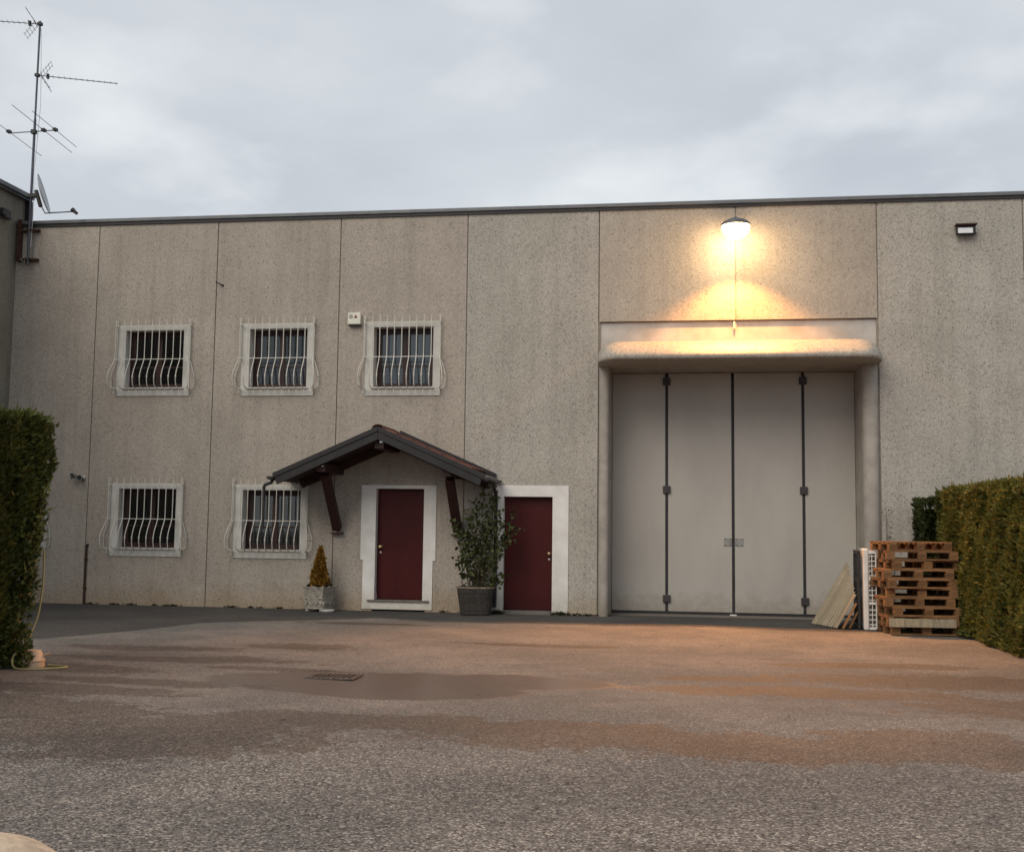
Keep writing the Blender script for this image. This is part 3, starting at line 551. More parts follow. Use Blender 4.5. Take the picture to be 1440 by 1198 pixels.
# ------------------------------------------------------------------ entrance canopy
def canopy():
    cx, zr, hw, yf = -1.33, 3.33, 1.90, -1.25; sl = 0.82/1.88; ang = math.atan(sl)
    T = thing('entrance_canopy', 'brown timber gable canopy with terracotta tiles over the left red door', 'canopy', (cx, 0, 0))
    def z(x): return zr-0.06-abs(x)*sl
    for s in (-1, 1):
        poly = [(0, z(0)-0.03), (s*hw, z(hw)-0.03), (s*hw, z(hw)-0.07), (0, z(0)-0.07)]
        MB().prism(poly, yf+0.03, -0.002, 'y').build('soffit_boards', 'brown_wood', T)
        # verge boards: upper lip and lower board
        a = MB().prism([(s*0.001, z(0)+0.075), (s*(hw+0.03), z(hw+0.03)+0.075), (s*(hw+0.03), z(hw+0.03)-0.02), (s*0.001, z(0)-0.02)], yf-0.03, yf+0.028, 'y').build('verge_cap', 'canopy_metal', T, bevel=0.006)
        MB().prism([(s*0.001, z(0)-0.021), (s*(hw-0.01), z(hw-0.01)-0.021), (s*(hw-0.05), z(hw-0.05)-0.165), (s*0.001, z(0)-0.165)], yf-0.012, yf+0.027, 'y').build('verge_board', 'canopy_metal', T, bevel=0.004)
        # wall flashing
        MB().prism([(s*0.10, z(0.10)+0.15), (s*(hw+0.04), z(hw+0.04)+0.15), (s*(hw+0.04), z(hw+0.04)+0.075), (s*0.10, z(0.10)+0.075)], -0.05, -0.003, 'y').build('wall_flashing', 'canopy_metal', T)
        # gutter
        gx = s*(hw+0.085); gz = z(hw)+0.0
        prof = [(gx+0.065*math.cos(R(a)), gz+0.065*math.sin(R(a))) for a in range(180, 361, 20)]
        prof += [(gx+0.058*math.cos(R(a)), gz+0.058*math.sin(R(a))) for a in range(360, 179, -20)]
        G_ = MB().prism(prof, yf+0.0, -0.01, 'y').build('gutter', 'canopy_metal', T, smooth=40)
        MB().prism([(gx+0.064*math.cos(R(a)), gz+0.064*math.sin(R(a))) for a in range(180, 361, 20)], yf-0.006, yf-0.001, 'y').build('gutter_end', 'canopy_metal', G_)
        # outlet and downpipe
        yo = -0.55 if s > 0 else yf+0.12
        if s > 0: path = [(gx, yo, gz-0.06), (gx, yo, gz-0.12), (gx-0.03, -0.12, gz-0.24), (gx-0.03, -0.07, gz-0.3), (gx-0.03, -0.07, 0.12)]
        else: path = [(gx+0.02, yo, gz-0.05), (gx-0.02, yo, gz-0.11), (gx-0.13, yo, gz-0.15), (gx-0.15, yo, gz-0.18), (gx-0.15, yo, gz-0.95)]
        MB().tube(path, 0.034 if s > 0 else [0.03, 0.03, 0.03, 0.03, 0.022], 10).build('downpipe', 'dark_metal', G_, smooth=50)
        # purlin with bracket
        px = s*1.07 if s < 0 else 1.24; zq = z(abs(px))
        MB().box(px-0.085, px+0.085, yf+0.10, -0.003, zq-0.27, zq-0.075-0.085*sl).build('purlin', 'brown_wood', T, bevel=0.008)
        b = MB().beam((px, -0.07, 1.52), (px, -0.88, zq-0.30), 0.15, 0.15, (1, 0, 0)).build('brace', 'brown_wood', T, bevel=0.006)
        MB().box(px-0.075, px+0.075, -0.14, -0.003, 1.43, 2.25).build('wall_post', 'brown_wood', T) if False else None
        MB().box(px-0.11, px+0.11, -0.12, -0.003, 1.42, 1.445).build('brace_plate', 'rust', b)
        MB().lathe([(0.03, 0), (0.026, 0.012), (0, 0.014)], 10, (px+0.03, yf+0.10, zq-0.16), (0, -1, 0)).build('purlin_bolt', 'chrome', T)
    MB().box(-0.09, 0.09, yf+0.10, -0.003, z(0)-0.32, z(0)-0.09).build('ridge_beam', 'brown_wood', T, bevel=0.008)
    MB().lathe([(0.03, 0), (0.026, 0.012), (0, 0.014)], 10, (0.04, yf+0.10, z(0)-0.2), (0, -1, 0)).build('ridge_bolt', 'chrome', T)
    for y in (-0.05-0.06,):
        for s in (-1, 1): MB().beam((s*0.05, y, z(0.05)-0.15), (s*(hw-0.12), y, z(hw-0.12)-0.15), 0.10, 0.14).build('rafter', 'brown_wood', T)
    # clay tiles
    tl, tw = 0.30, 0.20
    n = 8; top = [(0.098*math.cos(math.pi*i/n), 0.045*math.sin(math.pi*i/n)) for i in range(n+1)]
    vs = []; 
    for yy, k in ((0, 1.0), (tl+0.05, 0.86)):
        for off in (0, 0.014): vs += [(x*k, yy, zz+off+(0.018 if yy == 0 else 0)) for x, zz in top]
    q = n+1; fs = []
    for i in range(n): fs += [(q+i, q+i+1, 3*q+i+1, 3*q+i), (i+1, i, 2*q+i, 2*q+i+1), (i, i+1, q+i+1, q+i), (2*q+i+1, 2*q+i, 3*q+i, 3*q+i+1)]
    fs += [(0, q, 3*q, 2*q), (n, 2*q+n, 3*q+n, q+n)]
    tm = MB().add(vs, fs).mesh('roof_tile', 'terracotta'); fixn(tm)
    tm.polygons.foreach_set('use_smooth', [True]*len(tm.polygons)); tm.set_sharp_from_angle(angle=R(45))
    for s in (-1, 1):
        for k in range(6):
            yy = yf+0.13+k*0.205
            for j in range(6):
                d = 0.04+j*tl   # distance down the slope of the upper end
                cxs = s*math.cos(ang)*(d+tl); zz = z(abs(cxs))+0.015
                o = share('roof_tile', tm, T, (cxs, yy+random.uniform(-.006, .006), zz+random.uniform(0, .006)))
                down = Vector((-s*math.cos(ang), 0, math.sin(ang))); sidev = Vector((0, -s, 0)) if s > 0 else Vector((0, 1, 0))
                sidev = Vector((0, 1, 0)); n_ = sidev.cross(down)
                if n_.z < 0: sidev = -sidev; n_ = -n_
                o.rotation_euler = Matrix((sidev, down, n_)).transposed().to_euler()
    rm = MB(); vs = []; n = 10
    for yy, k in ((0, 1.0), (0.36, 0.85)):
        for rr in (0.115*k, 0.098*k): vs += [(rr*math.cos(math.pi*i/n), yy, rr*0.75*math.sin(math.pi*i/n)) for i in range(n+1)]
    q = n+1; fs = []
    for i in range(n): fs += [(i, i+1, 2*q+i+1, 2*q+i), (q+i+1, q+i, 3*q+i, 3*q+i+1), (i+1, i, q+i, q+i+1), (2*q+i, 2*q+i+1, 3*q+i+1, 3*q+i)]
    fs += [(0, 2*q, 3*q, q), (n, q+n, 3*q+n, 2*q+n)]
    me = rm.add(vs, fs).mesh('ridge_tile', 'terracotta'); fixn(me); me.polygons.foreach_set('use_smooth', [True]*len(me.polygons)); me.set_sharp_from_angle(angle=R(45))
    for k in range(4): share('ridge_tile', me, T, (0, yf-0.02+k*0.31, z(0)+0.025))
canopy()

# ------------------------------------------------------------------ wall fixtures
def fixtures():
    L_ = thing('wall_lamp', 'lit orange yard lamp on a wall arm high above the gate', 'lamp', (4.98, 0, 6.98))
    MB().tube([(0, -0.012, 0.1), (0, -0.2, 0.16), (0, -0.42, 0.17), (0, -0.50, 0.14)], 0.022, 8).build('arm', 'lamp_housing', L_, smooth=50)
    MB().lathe([(0.07, 0), (0.07, 0.012), (0.03, 0.016)], 14, (0, -0.001, 0.1), (0, -1, 0)).build('wall_plate', 'lamp_housing', L_)
    MB().lathe([(0.265, 0.0), (0.27, 0.02), (0.235, 0.07), (0.14, 0.12), (0.05, 0.145), (0.03, 0.17), (0, 0.17)], 28, (0, -0.58, 0)).build('shade', 'lamp_housing', L_, smooth=50)
    prof = [(0.24*math.cos(R(a)), -0.005-0.22*math.sin(R(a))) for a in range(0, 90, 10)]+[(0.0, -0.225)]
    MB().lathe(prof, 28, (0, -0.58, 0)).build('glass_bowl', 'lamp_glow', L_, smooth=80)
    # the bulb's wide downward light, and a stronger second spot added to warm the yard
    for nm, en, col, sz, bl, tilt in (('bulb_light', 700, (1.0, 0.42, 0.10), 124, 0.45, -16), ('added_yard_spot', 2700, (1.0, 0.38, 0.09), 100, 0.6, -46)):
        ld = bpy.data.lights.new(nm, 'SPOT'); ld.energy = en; ld.color = col; ld.spot_size = R(sz); ld.spot_blend = bl; ld.shadow_soft_size = 0.03
        lo = bpy.data.objects.new(nm, ld); C.objects.link(lo); lo.parent = L_; lo.location = (0, -0.58, -0.245); lo.rotation_euler = (R(tilt), 0, 0)
    F = thing('floodlight', 'small unlit rectangular floodlight with white glass at upper right', 'floodlight', (9.02, 0, 6.93))
    MB().box(-0.17, 0.15, -0.14, -0.05, -0.085, 0.075).build('housing', 'dark_metal', F, bevel=0.01)
    MB().box(-0.15, 0.10, -0.152, -0.1405, -0.065, 0.03).build('glass', 'flood_glass', F)
    MB().box(-0.19, 0.17, -0.20, -0.03, 0.078, 0.098).build('visor', 'rust', F)
    MB().box(0.155, 0.185, -0.12, -0.0, -0.05, 0.03).box(-0.05, 0.05, -0.05, 0.0, -0.03, 0.03).build('bracket', 'plate_steel', F)
    A = thing('alarm_box', 'cream square alarm siren box beside the upper right barred window', 'alarm box', (-2.17, 0, 5.51))
    MB().box(-0.125, 0.125, -0.095, -0.001, -0.105, 0.12).build('housing', 'cream_plastic', A, bevel=0.012)
    MB().box(-0.115, 0.115, -0.085, -0.002, -0.125, -0.106).build('base', 'dark_metal', A)
    MB().lathe([(0.04, 0), (0.04, 0.003), (0, 0.003)], 20, (-0.06, -0.096, 0.045), (0, -1, 0)).build('siren_mesh', 'grey_mark', A)
    MB().prism([(0.0, 0.015), (0.07, 0.015), (0.035, 0.082)], -0.099, -0.0955, 'y').build('warning_triangle', 'red_mark', A)
    Sx = thing('twin_spotlight', 'pair of small chrome spot heads on the wall beside the left hedge', 'spotlight', (-7.66, 0, 2.46))
    MB().lathe([(0.05, 0), (0.05, 0.03), (0.03, 0.04)], 14, (0.06, -0.001, -0.02), (0, -1, 0)).build('base', 'plate_steel', Sx)
    for dx, dz, ax in ((-0.08, 0.02, (-0.35, -1, -0.1)), (0.05, -0.01, (0.25, -1, -0.15))):
        h = MB().lathe([(0.03, -0.08), (0.045, -0.05), (0.052, 0.04), (0.055, 0.05), (0.045, 0.05), (0.035, 0.01), (0.0, 0.0)], 16, (dx, -0.13, dz), ax).build('spot_head', 'chrome', Sx, smooth=50)
        MB().lathe([(0.034, 0.012), (0.02, 0.016), (0, 0.017)], 12, (dx, -0.13, dz), ax).build('bulb', 'dark_metal', h)
    MB().tube([(-0.08, -0.1, 0.02), (0.0, -0.05, 0.0), (0.06, -0.03, -0.02)], 0.012, 6).build('arm', 'plate_steel', Sx)
    Hk = thing('wall_hook', 'short dark metal hook on the wall joint above the barred windows', 'hook', (-4.93, 0, 6.26))
    MB().tube([(0.06, -0.001, -0.03), (0.03, -0.06, -0.015), (-0.03, -0.08, 0.015), (-0.05, -0.09, 0.035)], 0.013, 6).build('hook_rod', 'dark_metal', Hk)
    MB().lathe([(0.025, 0), (0.02, 0.012)], 8, (0.06, -0.001, -0.03), (0, -1, 0)).build('hook_plate', 'rust', Hk)
    Pp = thing('rusty_pipe', 'thin rusty conduit rising from the ground on the left wall', 'pipe', (-7.46, -0.03, 0))
    MB().tube([(0, 0, -0.02), (0, 0, 1.10)], 0.019, 8).build('tube', 'rust', Pp, smooth=60)
    MB().tube([(0, 0, 1.09), (0.0, 0, 1.14), (0.035, 0.0, 1.15)], 0.022, 8).build('elbow', 'dark_metal', Pp)
    for zz in (0.3, 0.85): MB().box(-0.03, 0.03, -0.022, 0.029, zz, zz+0.02).build('clip', 'rust', Pp)
    # aerial mast
    Mx, My = -8.94, -0.15
    A = thing('antenna_mast', 'tall thin steel aerial mast bolted to the wall at upper left', 'mast', (Mx, My, 6.7))
    MB().tube([(0, 0, 0), (0, 0, 3.0)], 0.026, 8).tube([(0, 0, 2.95), (0, 0, 5.06)], 0.02, 8).build('pole', 'antenna_metal', A, smooth=60)
    for zz in (0.12, 0.72):
        b = MB().box(-0.30, 0.16, 0.055, 0.148, zz-0.025, zz+0.025).box(-0.05, 0.05, -0.035, 0.055, zz-0.02, zz+0.02).build('wall_bracket', 'rust', A, bevel=0.004)
        MB().lathe([(0.018, 0), (0.018, 0.02)], 6, (0.02, -0.036, zz), (0, -1, 0)).build('bracket_bolt', 'chrome', b)
    MB().box(-0.30, -0.22, 0.06, 0.148, 0.16, 0.95).build('cable_duct', 'rust', A)
    MB().tube([(0.03, 0.0, 4.9), (0.07, 0.01, 4.0), (0.09, 0.02, 3.3), (0.06, 0.02, 2.6), (0.035, 0.0, 1.9), (0.05, 0.02, 1.0), (0.03, 0.03, 0.4), (-0.1, 0.03, 0.05), (-0.2, 0.05, 0.15)], 0.006, 5).build('cable', 'cable_white', A)
    def yagi(z_, dirv, n, ln, label):
        d = Vector(dirv).normalized(); p = Vector((0, 0, 1)).cross(d)
        Y_ = thing('yagi_antenna', label, 'antenna', (Mx, My, z_), 0, 'aerials on the mast')
        MB().tube([-d*0.06, d*ln], 0.009, 6).build('boom', 'antenna_metal', Y_)
        MB().box(-0.04, 0.04, -0.04, 0.04, -0.03, 0.03).build('clamp', 'dark_metal', Y_)
        for i in range(n):
            c = d*(0.30+(ln-0.33)*i/(n-1)); hl = 0.085-0.002*i
            MB().tube([c-p*hl, c+p*hl], 0.004, 4).build('element', 'antenna_metal', Y_)
        c = d*0.2; MB().beam(c-Vector((0, 0, 0.05)), c+Vector((0, 0, 0.05)), 0.05, 0.04).tube([c-p*0.14, c+p*0.14], 0.008, 5).build('dipole', 'dark_metal', Y_)
        for s in (-1, 1):
            c0 = d*0.08; m_ = MB()
            for k in range(5):
                q = c0-d*0.01*k+d*(0.055*k)+Vector((0, 0, s*(0.02+0.062*k))); m_.tube([q-p*0.17, q+p*0.17], 0.004, 4)
            m_.tube([c0-p*0.1, c0-p*0.1+d*0.18+Vector((0, 0, s*0.28))], 0.004, 4).tube([c0+p*0.1, c0+p*0.1+d*0.18+Vector((0, 0, s*0.28))], 0.004, 4)
            m_.build('reflector', 'antenna_metal', Y_)
    yagi(11.70, (-0.95, -0.28, 0), 10, 1.3, 'topmost aerial on the mast, its boom pointing left out of frame')
    yagi(10.62, (1.4, 0.60, 0), 12, 1.55, 'aerial on the mast with a long boom pointing right')
    V_ = thing('vhf_antenna', 'large three-element aerial halfway up the mast above the dish', 'antenna', (Mx, My-0.03, 9.43), 0, 'aerials on the mast')
    MB().tube([(-0.54, 0, -0.01), (0.47, 0, 0.01)], 0.011, 6).build('boom', 'antenna_metal', V_)
    MB().box(-0.05, 0.05, -0.03, 0.05, -0.04, 0.04).build('clamp', 'dark_metal', V_)
    for x, ln in ((-0.54, 1.5), (0.22, 1.38), (0.47, 1.05)):
        dv = Vector((-0.12, 1, 0)).normalized()
        e = MB().tube([Vector((x, 0, 0.02))-dv*ln, Vector((x, 0, 0.02))+dv*ln], 0.006, 5).build('element', 'antenna_metal', V_)
        MB().box(x-0.035, x+0.035, -0.05, 0.05, -0.005, 0.05).build('element_holder', 'dark_metal', e)
    Dd = thing('satellite_dish', 'grey satellite dish seen edge-on, clamped low on the aerial mast', 'satellite dish', (Mx, My, 8.10))
    n_ = Vector((0.84, 0.33, 0.28)).normalized(); c0 = Vector((0.24, -0.03, 0.02))
    prof = [(0.0, 0.0)]+[(0.05*i, 0.30*(0.05*i)**2) for i in range(1, 9)]+[(0.41, 0.055), (0.40, 0.046)]+[(0.05*i, 0.30*(0.05*i)**2-0.008) for i in range(7, 0, -1)]+[(0.0, -0.008)]
    MB().lathe(prof, 36, c0, n_).build('reflector_dish', 'dish_grey', Dd, smooth=50)
    MB().box(-0.045, 0.15, -0.05, 0.04, -0.03, 0.05).beam((0.1, 0, 0.12), c0+Vector((0.0, 0.0, -0.25)), 0.06, 0.06).build('mount', 'dark_metal', Dd, bevel=0.006)
    low = c0+Vector((0.10, 0, -0.385))
    a = MB().tube([c0+Vector((-0.02, 0, -0.18)), low, low+Vector((0.60, -0.05, 0.0))], 0.013, 6).build('feed_arm', 'dark_metal', Dd)
    e = low+Vector((0.60, -0.05, 0.0)); MB().lathe([(0.03, -0.10), (0.035, -0.02), (0.045, 0.0), (0.045, 0.04), (0, 0.045)], 12, e+Vector((0.04, 0, 0.02)), (-0.75, 0, 0.6)).build('receiver_head', 'dark_metal', a, smooth=50)
fixtures()

# ------------------------------------------------------------------ planters
def conifer_planter():
    P_ = thing('stone_planter', 'square pale stone planter with scroll relief below the golden conifer', 'planter', (-2.60, -0.42, 0), R(-14))
    def ring(z, h): return [(-h, -h, z), (h, -h, z), (h, h, z), (-h, h, z)]
    m_ = MB(); lv = [(0.05, 0.175), (0.085, 0.18), (0.09, 0.185), (0.40, 0.205), (0.445, 0.235), (0.455, 0.235), (0.455, 0.21), (0.40, 0.19)]
    n = 12
    def outline(z, h, wav=0):
        pts = []
        for e in range(4):
            for i in range(n):
                t = -1+2*i/n; p = (t*h, -h); a = e*math.pi/2
                dz = wav*math.cos(t*math.pi*2)
                pts.append((p[0]*math.cos(a)-p[1]*math.sin(a), p[0]*math.sin(a)+p[1]*math.cos(a), z+dz))
        return pts
    vs = []; 
    for z, h in lv: vs += outline(z, h, 0.012 if z > 0.42 else 0)
    k = 4*n; fs = [(i*k+j, i*k+(j+1) % k, (i+1)*k+(j+1) % k, (i+1)*k+j) for i in range(len(lv)-1) for j in range(k)]+[tuple(range(k))[::-1], tuple((len(lv)-1)*k+j for j in range(k))]
    m_.add(vs, fs).build('body', 'stone_planter', P_, smooth=35)
    MB().box(-0.19, 0.19, -0.19, 0.19, 0.048, 0.075).build('plinth', 'stone_planter', P_, bevel=0.008)
    for sx in (-1, 1):
        for sy in (-1, 1): MB().lathe([(0.02, -0.005), (0.04, 0.005), (0.042, 0.03), (0.03, 0.05)], 12, (sx*0.15, sy*0.15, 0)).build('foot', 'stone_planter', P_, smooth=60)
    MB().prism([(-0.19, -0.19), (0.19, -0.19), (0.19, 0.19), (-0.19, 0.19)], 0.40, 0.425).build('soil', 'soil', P_)
    for f in range(4):
        a = f*math.pi/2; Rm = Matrix.Rotation(a, 3, 'Z'); m_ = MB()
        for s in (-1, 1):
            sp = [(s*(0.16-0.0), 0.13), (s*0.125, 0.16), (s*0.10, 0.20), (s*0.115, 0.245), (s*0.15, 0.255), (s*0.165, 0.235), (s*0.15, 0.225)]
            sp2 = [(s*0.15, 0.10), (s*0.165, 0.13), (s*0.16, 0.17), (s*0.135, 0.19)]
            sp3 = [(s*0.02, 0.12), (s*0.06, 0.13), (s*0.09, 0.17), (s*0.105, 0.22)]
            sp4 = [(s*0.05, 0.28), (s*0.075, 0.305), (s*0.10, 0.30)]
            for q in (sp, sp2, sp3, sp4): m_.tube([Rm @ Vector((x, -(0.185+0.065*(z-0.09)+0.003), z)) for x, z in q], [0.010]+[0.018]*(len(q)-2)+[0.011], 6)
        m_.tube([Rm @ Vector((x, -0.196, z)) for x, z in ((-0.03, 0.165), (0, 0.15), (0.03, 0.165))], 0.011, 6)
        m_.build('scroll_relief', 'stone_planter', P_, smooth=70)
    T = thing('golden_conifer', 'small golden cone-shaped conifer growing in the stone planter', 'conifer', (-2.60, -0.42, 0.41))
    MB().tube([(0, 0, 0), (0, 0, 0.35), (0.005, 0, 0.72)], [0.018, 0.012, 0.003], 6).build('trunk', 'bark', T)
    sprays(T, 'crown', 'gold_needle', cone_pts(2200, 0.175, 0.82, 0.035), 0.055, 0.02, 0.8)
    a = rng.uniform(0, 2*math.pi, 260); rr = np.sqrt(rng.uniform(0.2, 1, 260))*0.2
    p = np.stack([rr*np.cos(a), rr*np.sin(a), rng.uniform(0.02, 0.06, 260)], 1); nn = np.stack([np.cos(a)*.4, np.sin(a)*.4, np.ones(260)], 1)
    sprays(T, 'ground_tufts', 'dark_needle', (p, nn), 0.05, 0.02, 0.6)
def cone_pts(n, r, h, z0):
    t = 1-np.sqrt(rng.uniform(0, 1, n)); a = rng.uniform(0, 2*math.pi, n); k = np.sqrt(rng.uniform(0.25, 1, n))
    bul = (1-t)**0.85*r*(1+0.12*np.sin(a*3+t*9)+0.08*np.sin(a*5-t*13)); rr = bul*k
    p = np.stack([rr*np.cos(a), rr*np.sin(a), z0+t*h*0.93], 1); nn = np.stack([np.cos(a), np.sin(a), np.full(n, 1.3)], 1)
    return p, nn
def sprays(parent, name, mt, pn, length, width, jit, kind=None):
    """flat forked sprigs: a stem blade with two side blades, each blade one folded strip"""
    p, nn = pn; n = len(p)
    d = nn/np.linalg.norm(nn, axis=1, keepdims=True)+rng.normal(0, jit*0.5, (n, 3)); d /= np.linalg.norm(d, axis=1, keepdims=True)
    s = np.cross(d, rng.normal(0, 1, (n, 3))); s /= np.linalg.norm(s, axis=1, keepdims=True); u = np.cross(s, d)
    L_ = length*rng.uniform(0.6, 1.25, (n, 1)); w = width*rng.uniform(0.7, 1.3, (n, 1))
    v = np.stack([p, p+d*L_*0.45+s*w, p+d*L_+u*w*0.4, p+d*L_*0.45-s*w, p+d*L_*0.62+s*w*2.1+u*w*0.5, p+d*L_*0.62-s*w*2.1+u*w*0.5], 1).reshape(-1, 3)
    b = np.arange(n)[:, None]*6
    f = np.concatenate([b+np.array([[0, 1, 2]]), b+np.array([[0, 2, 3]]), b+np.array([[0, 4, 1]]), b+np.array([[0, 3, 5]])], 0)
    me = bpy.data.meshes.new(name); me.vertices.add(len(v)); me.vertices.foreach_set('co', v.astype(np.float32).ravel())
    me.loops.add(f.size); me.loops.foreach_set('vertex_index', f.astype(np.int32).ravel()); me.polygons.add(len(f)); me.polygons.foreach_set('loop_start', np.arange(0, f.size, 3, dtype=np.int32))
    me.update(calc_edges=True); me.materials.append(MAT[mt])
    o = bpy.data.objects.new(name, me); C.objects.link(o); o.parent = parent
    if kind: o['kind'] = kind
    return o
conifer_planter()
Ds = thing('white_dish', 'low white dish on the ground beside the stone planter', 'dish', (-2.34, -0.72, 0))
MB().lathe([(0.095, 0.0), (0.125, 0.03), (0.13, 0.05), (0.115, 0.05), (0.09, 0.025), (0, 0.022)], 20).build('bowl', 'white_plastic', Ds, smooth=50)
MB().lathe([(0.10, 0.036), (0.05, 0.048), (0, 0.05)], 16).build('content', 'white_paint', Ds, smooth=60)

def basket():
    T = thing('wicker_planter', 'grey brown woven wicker tub standing between the two red doors', 'planter', (0.33, -0.40, 0), R(6))
    def out(z, k=0.0, n=72, ph=0.0, wav=0.0):
        t = (z/0.5); hx, hy = 0.255+0.075*t+k, 0.20+0.06*t+k; pts = []
        for i in range(n):
            a = 2*math.pi*i/n; c, s = math.cos(a), math.sin(a); e = 0.55
            w = wav*math.cos(i*math.pi/2+ph)
            pts.append(((hx+w)*math.copysign(abs(c)**e, c), (hy+w)*math.copysign(abs(s)**e, s), z))
        return pts
    m_ = MB(); n = 72; lv = [0.01, 0.5, 0.5, 0.40]; ks = [-0.012, -0.012, -0.03, -0.03]; vs = []
    for z, k in zip(lv, ks): vs += out(z, k)
    m_.add(vs, [(i*n+j, i*n+(j+1) % n, (i+1)*n+(j+1) % n, (i+1)*n+j) for i in range(3) for j in range(n)]+[tuple(range(n))[::-1], tuple(3*n+j for j in range(n))]).build('liner', 'wicker', T)
    w = MB()
    for k in range(20): w.tube(out(0.02+k*0.0232, 0.0, ph=(k % 2)*math.pi, wav=0.006), 0.0125, 5, True)
    w.build('weave', 'wicker', T, smooth=60)
    m_ = MB()
    for j in range(3): m_.tube(out(0.49+0.006*math.sin(j*2), 0.006*(j-1), ph=j*2.1, wav=0.007), 0.013, 6, True)
    m_.build('rim', 'wicker_rim', T, smooth=60)
    st = MB()
    for i in range(0, 72, 4):
        st.tube([out(z, 0.006)[i] for z in (0.015, 0.25, 0.485)], 0.008, 5)
    st.build('stakes', 'wicker', T, smooth=60)
    MB().prism([(x, y) for x, y, _ in out(0.42, -0.035)], 0.405, 0.43).build('soil', 'soil', T)
    # climbing shrub
    P_ = thing('potted_shrub', 'loose leafy climbing shrub growing out of the wicker tub', 'shrub', (0.33, -0.40, 0.42))
    ends = [(-0.42, 0.0, 1.22), (-0.30, 0.05, 1.10), (-0.10, -0.05, 1.45), (0.12, 0.02, 1.75), (0.30, 0.0, 1.62), (0.45, -0.05, 1.40), (0.68, -0.05, 1.35), (0.60, -0.1, 0.95), (0.72, -0.1, 1.10), (-0.22, -0.1, 0.75), (-0.30, -0.08, 0.55),
            (0.05, -0.12, 0.9), (0.42, -0.1, 0.62), (0.33, 0.05, 1.2), (-0.15, 0.08, 0.95), (0.2, -0.1, 1.15), (0.50, -0.1, 0.25), (-0.05, 0.0, 0.3), (0.1, 0.1, 0.45), (-0.12, 0.05, 1.28), (0.25, 0.05, 1.85), (0.0, -0.03, 1.62)]
    stm = MB(); pts = []; nrm = []
    for e in ends:
        e = Vector(e); s = Vector((random.uniform(-.12, .12), random.uniform(-.1, .1), 0.0)); mid = s*0.6+e*0.45+Vector((random.uniform(-.08, .08), random.uniform(-.05, .05), 0.12))
        path = [s.lerp(mid, t).lerp(mid.lerp(e, t), t) for t in [i/10 for i in range(11)]]
        stm.tube(path, [0.008-0.0006*i for i in range(11)], 5)
        for i in range(2, 11):
            if i < 4 and e.z > 1: continue
            for _ in range(9 if i > 5 else 4):
                q = path[i]+Vector((random.gauss(0, .055), random.gauss(0, .05), random.gauss(0, .05))); pts.append(q); nrm.append((random.gauss(0, 1), random.gauss(-0.3, 1), random.gauss(0, .7)))
            if i % 2 == 0: stm.tube([path[i], path[i]+Vector((random.gauss(0, .06), random.gauss(0, .05), random.uniform(0, .08)))], 0.003, 4)
    stm.build('stems', 'bark', P_)
    lm = MB()
    for q, nn in zip(pts, nrm):
        q = Vector(q); d = Vector(nn).normalized(); s = d.orthogonal().normalized(); s.rotate(Matrix.Rotation(random.uniform(0, 6.28), 3, d)); u = d.cross(s)
        l = random.uniform(0.045, 0.08); w_ = l*0.42
        lm.add([q, q+s*l*0.3+u*w_, q+s*l*0.75+u*w_*0.8+d*l*.1, q+s*l*1.15, q+s*l*0.75-u*w_*0.8+d*l*.1, q+s*l*0.3-u*w_, q+s*l*0.5-d*l*.08], [(0, 1, 6), (1, 2, 6), (2, 3, 6), (3, 4, 6), (4, 5, 6), (5, 0, 6)])
    lm.build('leaves', 'shrub_leaf', P_)
basket()

